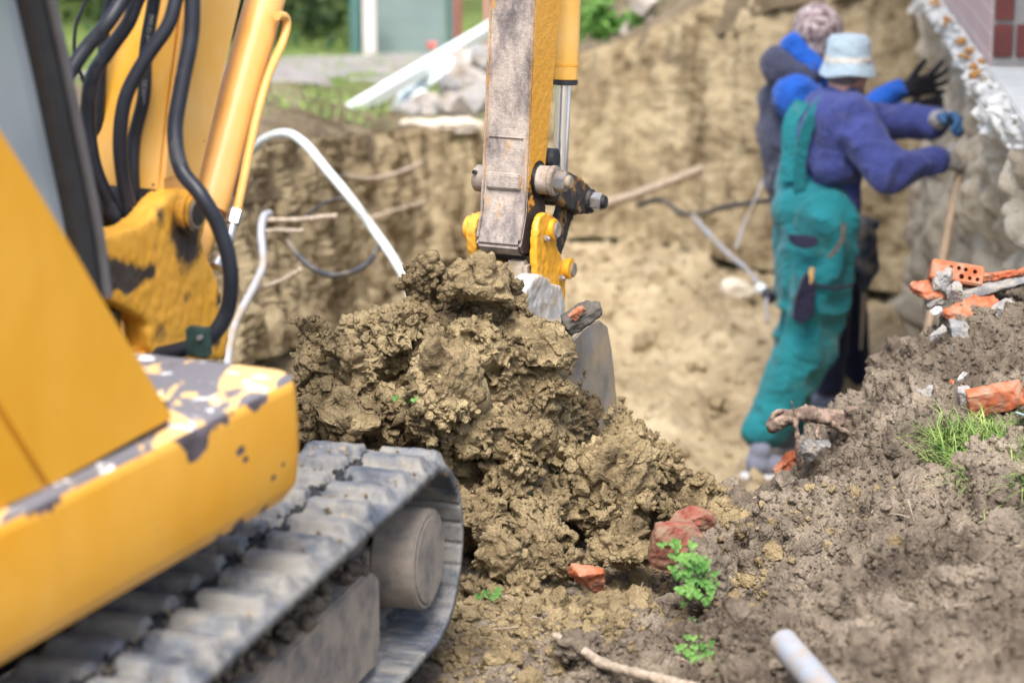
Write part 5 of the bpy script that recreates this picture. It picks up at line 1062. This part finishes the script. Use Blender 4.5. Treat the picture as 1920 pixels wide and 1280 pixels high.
piece("white_chip", "white plaster chip right of the ragged slate on the crest", "chip", PL(1540, 833, np.array((0, 6.0, 0)), UY), (.045, .02, .022), (.2, -.3, .1), 52, M['white'], "white chips")
piece("white_chip", "small white chip lying on the pit floor beyond the bank's crest", "chip", GF(1412, 874, .02), (.035, .03, .035), (0, 0, 0), 53, M['white'], "white chips", sub=4)
rb = empty("brick_shard", G(1270, 1050), "largest dark red brick, broken in two layers, at the right foot of the heap", "brick piece", "broken bricks on the soil bank")
c0 = P(1262, 1020, 4.93); obj("clay", shmesh(c0, (.125, .09, .10), (.45, -.45, .25), 61, cuts=9, lo=.45, hi=.8, rough=.003), M['redbrick'], rb); obj("clay", shmesh(P(1298, 972, 5.02), (.10, .07, .042), (.3, -.38, -.1), 68, cuts=6, lo=.6, rough=.003), M['redbrick'], rb)
piece("brick_shard", "small bright red shard with a pointed top at the heap's foot", "brick piece", P(1108, 1080, 4.80), (.085, .06, .062), (.4, -.1, .5), 63, M['brick'], "broken bricks on the soil bank", cuts=9, lo=.4, hi=.75)
piece("brick_chip", "pale orange chip stuck upright beside the clover's foot", "brick chip", G(1370, 1200, .01), (.026, .02, .045), (.2, .3, .1), 64, plain("pale_brick", (.50, .24, .13), .9), "small orange brick chips", sub=4)
sl_ = piece("stone_slab", "grey slab with a red inner face resting on the bucket's edge", "slab", P(1096, 592, 5.40), (.105, .06, .036), (.35, -.52, .1), 66, plain("weathered_slab", (.10, .092, .08), .9, var=.4, scale=30, bump=.004, spec=.1), cuts=6, lo=.6)
obj("red_face", shmesh(P(1082, 588, 5.362), (.042, .012, .020), (.35, -.65, .1), 67, cuts=4, sub=4), M['brick'], sl_)
pb_ = tag(obj("plastic_sheet_scrap", bm_mesh(prism([G(1908, 775, .0), G(1935, 785, .0), G(1935, 785, .09) , G(1906, 775, .075)], UY * .02, .002)), plain("pale_mint_plastic", (.45, .62, .60), .5, var=.05)), "pale mint scrap standing at the right edge below the big orange brick half", "scrap")
# root, sticks, pipe
bark = plain("root_bark", (.13, .09, .07), .95, var=.6, scale=55, bump=.004, dirt=(.36, .26, .20), dirt_amt=.4, dscale=26); pale = plain("dry_stick", (.36, .29, .22), .85, var=.35, scale=50, bump=.002)
def rooty(pts, rad, name, label, cat, mat, wob=.25, extra=(), group=None, parent=None, seg=18):
    v, f = bm_arr(tube(pts, rad, seg, 10)); n = normals(v, f); r0 = np.mean(rad) if isinstance(rad, (list, tuple)) else rad
    v = v + n * (r0 * wob * (fbm(v * .55 / r0, 3, 3) + .7 * vnoise(v * 2.2 / r0, 4) + .4 * vnoise(v * 5 / r0, 5)))[:, None]; me = build_mesh(name, v, f); o = obj(name, me, mat, parent)
    return o if parent else tag(o, label, cat, group)
rr = empty("torn_root", P(1600, 790, 6.0), "torn pale brown root sticking out left over the bank's crest with hanging strands", "root")
rooty([P(1660, 770, 6.05), P(1610, 790, 6.0), P(1565, 785, 5.97), P(1515, 775, 5.95), P(1480, 783, 5.94), P(1442, 802, 5.93)], [.012, .020, .022, .019, .021, .015], "root", None, None, bark, .35, parent=rr)
for pts, r in (([P(1490, 783, 5.92), P(1494, 810, 5.91), P(1497, 850, 5.91), P(1500, 880, 5.93)], [.008, .006, .007, .005]), ([P(1560, 795, 5.93), P(1590, 812, 5.94), P(1612, 825, 5.96)], [.009, .007, .005]), ([P(1585, 770, 5.95), P(1635, 760, 6.0), P(1660, 765, 6.04)], [.007, .006, .004]), ([P(1445, 795, 5.93), P(1452, 775, 5.93), P(1470, 770, 5.93)], [.010, .007, .005]), ([P(1492, 785, 5.92), P(1488, 765, 5.91), P(1484, 752, 5.9)], [.003, .002, .0015]), ([P(1535, 795, 5.94), P(1532, 815, 5.93), P(1542, 825, 5.93)], [.006, .004, .002])):
    rooty(pts, r, "root_strand", None, None, bark, .35, parent=rr, seg=10)
rooty([G(1040, 1190, .03), G(1085, 1215, .02), G(1130, 1243, .015), G(1190, 1262, .015), G(1260, 1280, .01), G(1330, 1300, 0)], [.006, .009, .010, .011, .012, .012], "stick", "weathered grey stick lying at the bottom of the picture left of the pipe", "stick", pale)
bm = bmesh.new(); a_, b_ = P(1470, 1205, 3.98), P(1600, 1360, 3.66); dv = (b_ - a_) / np.linalg.norm(b_ - a_); ro, ri = .026, .021
def ringp(c, r, n=36):
    u = np.cross(dv, UZ); u /= np.linalg.norm(u); w = np.cross(dv, u); return [bm.verts.new(V3(c + (u * math.cos(t) + w * math.sin(t)) * r)) for t in np.linspace(0, 2 * math.pi, n, endpoint=False)]
rs = [ringp(b_, ro), ringp(a_, ro), ringp(a_, ri), ringp(a_ + dv * .12, ri)]
for p_, q_ in zip(rs, rs[1:]):
    for k in range(36): bm.faces.new((p_[k], p_[(k + 1) % 36], q_[(k + 1) % 36], q_[k]))
tag(obj("plastic_pipe", bm_mesh(bm), plain("dusty_pale_pipe", (.27, .30, .35), .5, var=.1, scale=9, dirt=(.30, .24, .18), dirt_amt=.5, dscale=14)), "pale grey plastic pipe end poking from the soil at the bottom right", "pipe")
# thin rootlets and straws strewn in the soil
rg = np.random.default_rng(77); arrs = []
for k in range(170):
    if k < 70: px, py = rg.uniform(560, 1250), rg.uniform(560, 1080); p = None
    else: px, py = rg.uniform(900, 1920), rg.uniform(640, 1270); p = G(px, py, .012)
    if p is None: continue
    d_ = rg.normal(size=3) * (1, 1, .35); d_ /= np.linalg.norm(d_); L = rg.uniform(.006, .03); w = np.cross(d_, UZ) * L * rg.uniform(-.4, .4)
    if p[1] > 6.3 or p[1] < 3.4: continue
    arrs.append(bm_arr(tube([p - d_ * L, p + w * .6 + UZ * .004, p + d_ * L + UZ * .004], rg.choice((.0006, .0009, .0014)), 5, 4)))
V, F = merge(arrs); tag(obj("straw_litter", build_mesh("straw", V, F), pale), "thin dry rootlets and straws scattered over the soil bank", "plant litter", kind="stuff")
# ------------------------------------------------------------------ plants
def leafmat(name, c1, c2):
    m = NT(name); m.set(col=m.mix(m.ramp(m.noise(18, 3, .5), [(.35, 0.0), (.65, 1.0)]), c1, c2), rough=.55, spec=.3); m.b.inputs["Subsurface Weight"].default_value = 0.0
    m.b.inputs["Transmission Weight"].default_value = 0.0; return m.m
M['leaf'] = leafmat("clover_leaf", (.04, .13, .018), (.14, .28, .06)); M['blade'] = leafmat("grass_blade", (.07, .17, .03), (.28, .36, .10)); M['bush'] = leafmat("bush_leaf", (.05, .13, .02), (.20, .34, .06))
def leaf_arr(c, d, up, L, Wd, bend=.3):
    d = d / np.linalg.norm(d); s = np.cross(d, up); s /= np.linalg.norm(s) + 1e-9; u = np.cross(s, d); V, F = [], []
    for i, (t, w) in enumerate(((0, .12), (.2, .7), (.45, 1.0), (.72, .8), (.92, .35), (1.0, .02))):
        m_ = c + d * L * t - u * bend * L * t * t; V += [m_ - s * w * Wd / 2 + u * Wd * .14 * w, m_, m_ + s * w * Wd / 2 + u * Wd * .14 * w]
    for i in range(5):
        for j in (0, 1): a = i * 3 + j; F += [(a, a + 1, a + 4), (a, a + 4, a + 3)]
    return np.array(V), np.array(F)
def blade_arr(c, d, L, Wd, droop, rg):
    h = np.array((d[0], d[1], 0)); h /= np.linalg.norm(h) + 1e-9; s = np.cross(h, UZ); V, F = [], []
    for i in range(7):
        t = i / 6; m_ = c + d * L * t + h * droop * L * t * t * .6 - UZ * droop * L * t * t * .8; w = Wd * (1 - t) ** .6 / 2 + 1e-5; V += [m_ - s * w, m_ + s * w]
    for i in range(6): a = i * 2; F += [(a, a + 1, a + 3), (a, a + 3, a + 2)]
    return np.array(V), np.array(F)
def clover(spots, name, label, leaf=.016, n=9, seed=3):
    rg = np.random.default_rng(seed); e_ = empty(name, spots[0], label, "plant"); A, S = [], []
    for c in spots:
        for _ in range(n):
            d_ = np.array((rg.normal() * .5, -.55 + rg.normal() * .4, .55 + rg.random() * .5)); L = rg.uniform(.012, .035); tip = c + d_ * L; S.append(bm_arr(tube([c, c + d_ * L * .5 + UZ * .004, tip], .0009, 5, 3)))
            for k in range(3):
                a = k * 2.1 + rg.random(); ld = np.array((math.cos(a), -.35 + .3 * math.sin(a), math.sin(a))); A.append(leaf_arr(tip, ld, np.array((0, -.9, .4)), leaf * rg.uniform(.7, 1.2), leaf * rg.uniform(.7, .95), .25))
    V, F = merge(A); obj("leaves", build_mesh("l", V, F), M['leaf'], e_); V, F = merge(S); obj("stem", build_mesh("s", V, F), M['leaf'], e_)
def up_(px, py, Y): return P(px, py, Y)
V, F = ico(6); N_ = V; r_ = V * (1 + .12 * fbm(V * 2, 3, 9))[:, None] * (.052, .05, .075); n_ = normals(r_, F); r_ = r_ + n_ * (.01 * fbm(r_ * 40, 4, 2) + .006 * crumbs(r_, .012, 3))[:, None] + P(1325, 1085, 4.72)
tag(obj("soil_clod", build_mesh("soil_clod", r_, F), M['topsoil']), "dark upright sod behind the green clover tuft", "soil clod")
clover([up_(*t) for t in ((1272, 1030, 4.66), (1278, 1052, 4.65), (1292, 1062, 4.64), (1300, 1075, 4.63), (1275, 1085, 4.63), (1300, 1098, 4.62), (1318, 1072, 4.63), (1322, 1108, 4.62), (1290, 1118, 4.61), (1320, 1130, 4.6))], "clover_plant", "bright green clover tuft on the upright dark sod, right of the heap's foot", .0115, 7)
clover([G(*t, .01) for t in ((1290, 1145), (1296, 1160), (1300, 1175), (1306, 1190), (1310, 1205), (1285, 1235), (1302, 1240), (1318, 1228))], "clover_plant", "sparse dark clover sprigs trailing below the bright tuft", .009, 6, 5)
clover([G(*t, .012) for t in ((925, 1130), (940, 1122))], "seedling", "little pale seedling on the soil by the track's front curve", .011, 3, 7)
clover([P(765, 757, 5.0)], "seedling", "tiny green sprout on the heap's middle", .010, 2, 8)
def tuft(spots, name, label, n, L0, L1, seed, group="grass tufts on the soil bank", wd=.0034):
    rg = np.random.default_rng(seed); A = []
    for c in spots:
        for _ in range(n):
            d_ = np.array((rg.normal() * .8, rg.normal() * .6 - .2, .9 + rg.random() * .5)); d_ /= np.linalg.norm(d_); A.append(blade_arr(c + rg.normal(size=3) * (.012, .012, .002), d_, rg.uniform(L0, L1), wd * rg.uniform(.7, 1.3), rg.uniform(.1, .8), rg))
    V, F = merge(A); tag(obj(name, build_mesh("t", V, F), M['blade']), label, "grass", group)
rg = np.random.default_rng(8); sp_ = []
for _ in range(130):
    x_, y_ = rg.uniform(1745, 1990), rg.uniform(800, 925)
    if y_ > 790 + (x_ - 1740) * .1 and (y_ < 880 or x_ > 1800): sp_.append(G(x_, y_, -.002))
tuft(sp_, "grass_patch", "wide patch of bright green grass at the right edge below the orange brick half", 16, .035, .11, 9)
tuft([G(*t) for t in ((1700, 1075), (1715, 1068), (1728, 1062), (1740, 1070), (1722, 1080), (1752, 1078))], "grass_tuft", "small grass tuft alone in the middle of the bank below the grass patch", 8, .03, .075, 10)
tuft([G(*t) for t in ((1350, 1250), (1345, 1262))], "grass_tuft", "few short grass blades by the pale orange chip", 7, .02, .05, 11)
tuft([G(*t) for t in ((1870, 985), (1845, 975), (1900, 960))], "grass_tuft", "thin grass blades just under the large grass patch", 6, .02, .05, 12)
# ------------------------------------------------------------------ hoses, cables, poles and roots in the pit
wh = plain("white_hose", (.62, .67, .66), .4, var=.06, dirt=(.4, .33, .24), dirt_amt=.2); gh = plain("grey_conduit", (.30, .32, .36), .5, var=.1, dirt=(.3, .24, .17), dirt_amt=.4); bk = plain("black_cable", (.035, .036, .04), .5, var=.2, dirt=(.2, .16, .11), dirt_amt=.3)
def line(name, label, cat, pts, r, mat, group=None, seg=12): return tag(obj(name, bm_mesh(tube([P(*t) for t in pts], r, seg, 8)), mat), label, cat, group)
line("water_hose", "thick white hose arching down the left bank into the pit behind the heap", "hose", [(470, 285, 9.0), (495, 262, 8.9), (535, 250, 8.75), (570, 268, 8.6), (610, 315, 8.5), (660, 375, 8.4), (700, 430, 8.4), (735, 480, 8.3), (762, 530, 8.2), (778, 590, 8.1), (782, 640, 8.0)], .0165, wh)
line("plastic_conduit", "grey bent plastic conduit hanging from the left bank beside the excavator arm base", "pipe", [(505, 400, 8.2), (494, 408, 8.15), (490, 440, 8.1), (494, 490, 8.05), (485, 520, 8.0), (462, 565, 7.9), (440, 610, 7.8), (428, 670, 7.7), (424, 720, 7.6)], .014, gh)
line("cable", "black cable hanging in a loop from the left bank under the white hose", "cable", [(540, 452, 8.2), (558, 478, 8.1), (590, 505, 8.05), (625, 516, 8.0), (665, 508, 8.05), (695, 488, 8.1), (708, 462, 8.2)], .0105, bk)
line("cable", "thin dark cable arching against the bank above the hanging loop", "cable", [(575, 405, 8.6), (600, 385, 8.6), (630, 373, 8.6), (660, 375, 8.6), (690, 400, 8.6)], .006, bk)
line("cable", "black cable running along the foot of the far bank towards the men", "cable", [(1195, 385, 12.0), (1240, 375, 11.9), (1275, 398, 11.8), (1310, 402, 11.7), (1360, 388, 11.5), (1410, 380, 11.3), (1460, 374, 11.1), (1490, 372, 11)], .013, bk)
line("cable", "grey cable trailing over the pit floor down to the white plug", "cable", [(1300, 405, 11.6), (1330, 440, 11.2), (1370, 480, 10.8), (1400, 505, 10.5), (1425, 535, 10.3)], .012, gh)
line("cable", "thin grey cord slanting down behind the men to the pit floor", "cable", [(1452, 262, 11.6), (1438, 320, 11.4), (1415, 375, 11.2), (1395, 420, 11.0), (1380, 465, 10.9)], .006, gh)
line("cable", "very thin wire hanging down in front of the far bank above the men", "cable", [(1546, -40, 11.6), (1543, 10, 11.5), (1540, 40, 11.3)], .005, bk)
line("wooden_pole", "long pale wooden pole leaning out of the far bank behind the arm's lower nut", "pole", [(1100, 392, 11.6), (1180, 368, 11.8), (1250, 343, 12.0), (1315, 317, 12.2)], .022, pale, None, 14)
pg = empty("cable_plug", GF(1432, 560), "white and black cable plug lying on the pit floor left of the teal legs", "plug")
obj("socket", bm_mesh(cyl(P(1422, 538, 10.3), P(1440, 550, 10.25), .024, 20, .004)), wh, pg); obj("cap", bm_mesh(cyl(P(1436, 548, 10.26), P(1448, 560, 10.2), .027, 20, .004)), bk, pg); obj("lead", bm_mesh(tube([P(1438, 560, 10.2), P(1436, 580, 10.1), P(1440, 605, 10.0)], .008, 8, 4)), gh, pg)
for pts, r, lab in (([(500, 412, 8.35), (560, 412, 8.3), (632, 404, 8.2)], .009, "reddish root poking straight out of the left bank, uppermost of three"), ([(498, 434, 8.3), (530, 432, 8.25), (568, 433, 8.2)], .008, "pale root stub just under the reddish root"), ([(470, 548, 8.1), (505, 535, 8.0), (535, 522, 7.95), (565, 505, 7.9)], .008, "pale snapped root with an orange tip low on the left bank"), ([(620, 325, 10.2), (680, 335, 10.4), (730, 330, 10.6), (792, 306, 10.9)], .011, "long thin root lying across the bank face behind the white hose"), ([(690, 410, 10.4), (740, 395, 10.5), (800, 378, 10.8)], .008, "faint thin root below the long root")):
    rooty([P(*t) for t in pts], r, "bank_root", lab, "root", pale, .25, group="roots sticking out of the pit banks", seg=10)
piece("rock", "large pale boulder on the pit floor left of the cable plug", "rock", GF(1385, 540, .07), (.16, .13, .10), (.1, .1, .3), 81, plain("pale_limestone", (.62, .55, .44), .9, var=.2, scale=12, bump=.01), cuts=9, rough=.004)
# ------------------------------------------------------------------ land behind the pit
conc = plain("old_concrete", (.40, .37, .34), .9, var=.3, scale=8, bump=.01, dirt=(.25, .2, .15), dirt_amt=.4); wpl = plain("white_sheet", (.68, .76, .75), .5, var=.08, scale=4)
Bk = [(875, 152, 13.1, .17, "squarish grey concrete block, topmost right of the rubble pile by the arm"), (895, 192, 12.95, .16, "grey concrete block lowest beside the arm"), (845, 165, 13.0, .12, "dark grey tilted block beside the black gap in the rubble"), (790, 205, 12.9, .15, "grey block low in the middle of the rubble"), (760, 215, 12.8, .12, "small pale block low in the rubble beneath the white beam"), (820, 215, 12.9, .13, "brownish block at the rubble's foot"), (860, 120, 13.3, .13, "pale block near the top of the rubble"), (900, 110, 13.4, .13, "stained block under the beam next to the arm"), (730, 222, 12.7, .10, "little stone at the rubble's left foot"), (850, 195, 12.85, .12, "pale square block between the dark gap and the arm")]
for k, (px, py, Y, s_, lab) in enumerate(Bk): piece("concrete_block", lab, "block", P(px, py, Y), (s_ * 1.3, s_, s_ * .9), (.3 * math.sin(k), .5 * math.cos(k * 2), k * .8), 90 + k, (conc, M['mort'], M['slate'])[k % 3 if k != 0 else 0], "broken concrete blocks behind the pit", cuts=3, lo=.8, rough=.006)
for k, (px, py, Y, w_, h_) in enumerate(((800, 150, 13.2, .36, .012), (770, 190, 13.0, .2, .01))):
    piece("plaster_sheet", ("white rubble sheet leaning under the beam", "smaller white sheet lying below the first in the rubble")[k], "sheet", P(px, py, Y), (w_, .14, .05), (.5, -.5, .2 * k), 120 + k, wpl, "white sheets in the rubble", cuts=6, rough=.006)
a0, a1 = P(612, 236, 12.2), P(965, 28, 14.2); dv = (a1 - a0) / np.linalg.norm(a1 - a0); sv = np.cross(dv, UZ); sv /= np.linalg.norm(sv); uv = np.cross(sv, dv)
tag(obj("white_beam", bm_mesh(frame_box((a0 + a1) / 2, sv, uv, dv, .04, .035, float(np.linalg.norm(a1 - a0) / 2), .006)), wpl), "long white beam slanting up over the rubble pile behind the pit", "beam")
piece("stone_kerb", "light stone ledge along the cut edge of the pit under the beam", "kerb", P(740, 240, 12.35), (.95, .12, .05), (.1, .02, .35), 131, plain("pale_ledge", (.58, .52, .43), .9, var=.2), cuts=4, lo=.85, rough=.012)
# gravel lane
V = []; nL = 60
ln = [(200, 210, 12.9), (420, 190, 13.5), (520, 175, 14.0), (600, 160, 14.5), (700, 148, 15.2), (900, 140, 16.0)]
ctr = catmull([P(*t) * (1, 1, 0) for t in ln], 10); rows = []
for i, p in enumerate(ctr):
    t = ctr[min(i + 1, len(ctr) - 1)] - ctr[max(i - 1, 0)]; t /= np.linalg.norm(t); s_ = np.cross(t, UZ)
    for k in range(9):
        q_ = p + s_ * (k / 8 - .5) * 1.25; pr = far_profile(np.array([q_[0] / q_[1]]))[0]; V.append((q_[0], q_[1], np.interp(q_[1], pr[:, 0], pr[:, 1]) + .035 + .01 * math.sin(k * 3)))
V = np.array(V); nr = len(ctr); k = (np.arange(nr - 1)[:, None] * 9 + np.arange(8)[None]).ravel()
tag(obj("path", build_mesh("path", V, np.c_[k, k + 1, k + 10, k + 9]), plain("grey_gravel", (.27, .255, .255), .95, var=.3, scale=6, bump=.02, spec=.1, dirt=(.28, .23, .17), dirt_amt=.3), at=(0, 0, 0)), kind="structure")
# fence: posts, rails, green panel
green = plain("faded_green_paint", (.075, .17, .16), .6, var=.15, scale=4); fz = -.42
fe = empty("fence", P(668, 160, 16.4) * (1, 1, 0) + UZ * fz, "faded green wire fence with a solid green panel behind the rubble", "fence")
def fpt(px, Y, z): p = P(px, 100, Y); return np.array((p[0], p[1], z))
for px in (668, 850, 480, 1040): obj("post", bm_mesh(cyl(fpt(px, 16.4, fz - .2), fpt(px, 16.4, 1.3), .04, 16, .004)), green, fe)
obj("panel", bm_mesh(frame_box(fpt(772, 16.45, fz + .34), UX, UZ, UY, .235, .34, .018, .006)), plain("green_panel", (.20, .27, .26), .55, var=.1, scale=3), fe)
arr = []
for k in range(70): arr.append(bm_arr(cyl(fpt(480, 16.4, 0) + UX * k * .05 + UZ * fz, fpt(480, 16.4, 0) + UX * k * .05 + UZ * 1.2, .0012, 5)))
for k in range(14): arr.append(bm_arr(cyl(fpt(480, 16.4, fz + .05 + k * .12), fpt(480, 16.4, fz + .05 + k * .12) + UX * 3.45, .0012, 5)))
V, F = merge(arr); obj("wire_mesh", build_mesh("w", V, F), bk, fe)
tag(obj("pale_post", bm_mesh(frame_box(fpt(694, 16.2, fz + .22), UX, UY, UZ, .045, .045, .24, .008)), plain("whitish_post", (.55, .52, .50), .8)), "short whitish post beside the green fence post", "post")
rp = tag(obj("rusty_post", bm_mesh(frame_box(fpt(858, 15.4, .05), UX, UY, UZ, .03, .03, .55, .006)), plain("rusty_iron", (.22, .09, .07), .8, var=.3)), "rusty brown post at the right end of the green panel", "post")
tag(obj("red_post", bm_mesh(frame_box(fpt(912, 15.0, .0), UX, UY, UZ, .012, .012, .3, .004)), plain("red_white_paint", (.55, .25, .24), .6)), "thin reddish stake between the rusty post and the arm", "stake")
tag(obj("plastic_cap", shmesh(P(810, 86, 15.2), (.06, .05, .045), (0, 0, 0), 5, cuts=3, sub=3), plain("coral_plastic", (.60, .14, .12), .5)), "small coral red plastic cap on the ground behind the rubble pile", "plastic_cap")  # a loose red plastic cap
# shrubs and trees beyond
def foliage(c, rx, ry, rz, n, L, seed, mat, clumps=14):
    rg = np.random.default_rng(seed); A = []; cc = [np.asarray(c) + rg.normal(size=3) * .5 * (rx, ry, rz) for _ in range(clumps)]
    for _ in range(n):
        k = cc[rg.integers(clumps)]; p = k + rg.normal(size=3) * .23 * np.array((rx, ry, rz)); d_ = rg.normal(size=3); d_ /= np.linalg.norm(d_); A.append(leaf_arr(p, d_, rg.normal(size=3), L * rg.uniform(.6, 1.3), L * .55, .2))
    V, F = merge(A); return build_mesh("foliage", V, F)
s1 = empty("shrub", P(1130, 70, 13.4), "low bright green shrub on the rim of the pit right of the excavator arm", "shrub"); obj("leaves", foliage(P(1130, 42, 13.4), .17, .12, .09, 700, .045, 3, M['leaf'], 10), M['leaf'], s1)
obj("stem", bm_mesh(tube([P(1130, 75, 13.4), P(1128, 45, 13.4)], .008, 6, 3)), bark, s1)
for k, (px, py, s_) in enumerate(((1205, 8, .14), (1225, 45, .10), (1180, 60, .09))): piece("rim_stone", ("pale grey boulder on the pit rim right of the shrub, the topmost", "pale slanting stone just below the boulder", "small grey stone nearest the shrub")[k], "stone", P(px, py, 13.25), (s_ * 1.2, s_, s_ * .8), (k, .4, k * .6), 140 + k, conc, "stones on the pit rim", cuts=6)
dk = leafmat("dark_hedge_leaf", (.018, .045, .014), (.06, .11, .03))
for k, (px, Y, rx, rz, lab) in enumerate(((400, 18.6, 1.0, 1.0, "dense dark green bush, right of the boom beyond the lane"), (-250, 20.5, 1.2, 1.1, "dark green bush hidden mostly behind the cab window"), (180, 20.5, 1.3, 1.2, "dark bush beyond the hoses at the left"))):
    c = P(px, 40, Y); c[2] = -.42 + rz * .85; t_ = empty("bush", (c[0], c[1], -.45), lab, "bush", "dark bushes beyond the lane"); obj("leaves", foliage(c, rx, .8, rz, 5200, .13, 20 + k, dk, 26), dk, t_)
    for j in range(4): obj("stem", bm_mesh(tube([np.array((c[0] + .2 * j - .3, c[1], -.5)), np.array((c[0] + .35 * j - .5, c[1], c[2] + rz * .4))], [.04, .015], 8, 4)), bark, t_)
for k, (x_, y_, h_) in enumerate(((-6, 34, 6), (-1, 40, 7), (4.5, 37, 6.5), (10, 42, 8), (-13, 44, 8), (18, 40, 7))):
    t_ = empty("tree", (x_, y_, -.45), ("broad leafy tree far behind the bushes, first from the left", "tall tree straight behind the arm", "leafy tree behind the rubble, right of the tall one", "tallest far tree above the right bank", "leftmost of the far leafy trees", "rightmost of the far leafy trees")[k], "tree", "far trees"); top_ = np.array((x_, y_, h_ * .68))
    obj("trunk", bm_mesh(tube([np.array((x_, y_, -.6)), np.array((x_ + .2, y_, h_ * .35)), np.array((x_, y_, h_ * .75))], [.24, .16, .05], 12, 6)), bark, t_); obj("crown", foliage(top_, h_ * .34, h_ * .34, h_ * .34, 3500, .34, 50 + k, M['bush'], 30), M['bush'], t_)
# grass growing along the far rim and on the lawn strip
rg = np.random.default_rng(15); A = []
while len(A) < 9000:
    px = rg.uniform(430, 1300); Y = rg.uniform(10.5, 20); a = (px - 960) / FPX; pr = far_profile(np.array([a]))[0]
    if Y < pr[4, 0] + (.12 if px < 720 else .8) + (px > 1080) * -.5: continue
    x_ = a * Y; w = vnoise(np.array([[x_ * .9, Y * .9, 0]]), 4)[0]
    if w < -.15: continue
    d_ = np.array((rg.normal() * .4, rg.normal() * .4, 1.0)); A.append(blade_arr(np.array((x_, Y, np.interp(Y, pr[:, 0], pr[:, 1]) - .01)), d_ / np.linalg.norm(d_), rg.uniform(.05, .13), .008, rg.uniform(.2, .8), rg))
V, F = merge(A); tag(obj("grass", build_mesh("g", V, F), M['blade'], at=(0, 0, 0)), "rough green grass growing on the land behind the pit", "grass", kind="stuff")
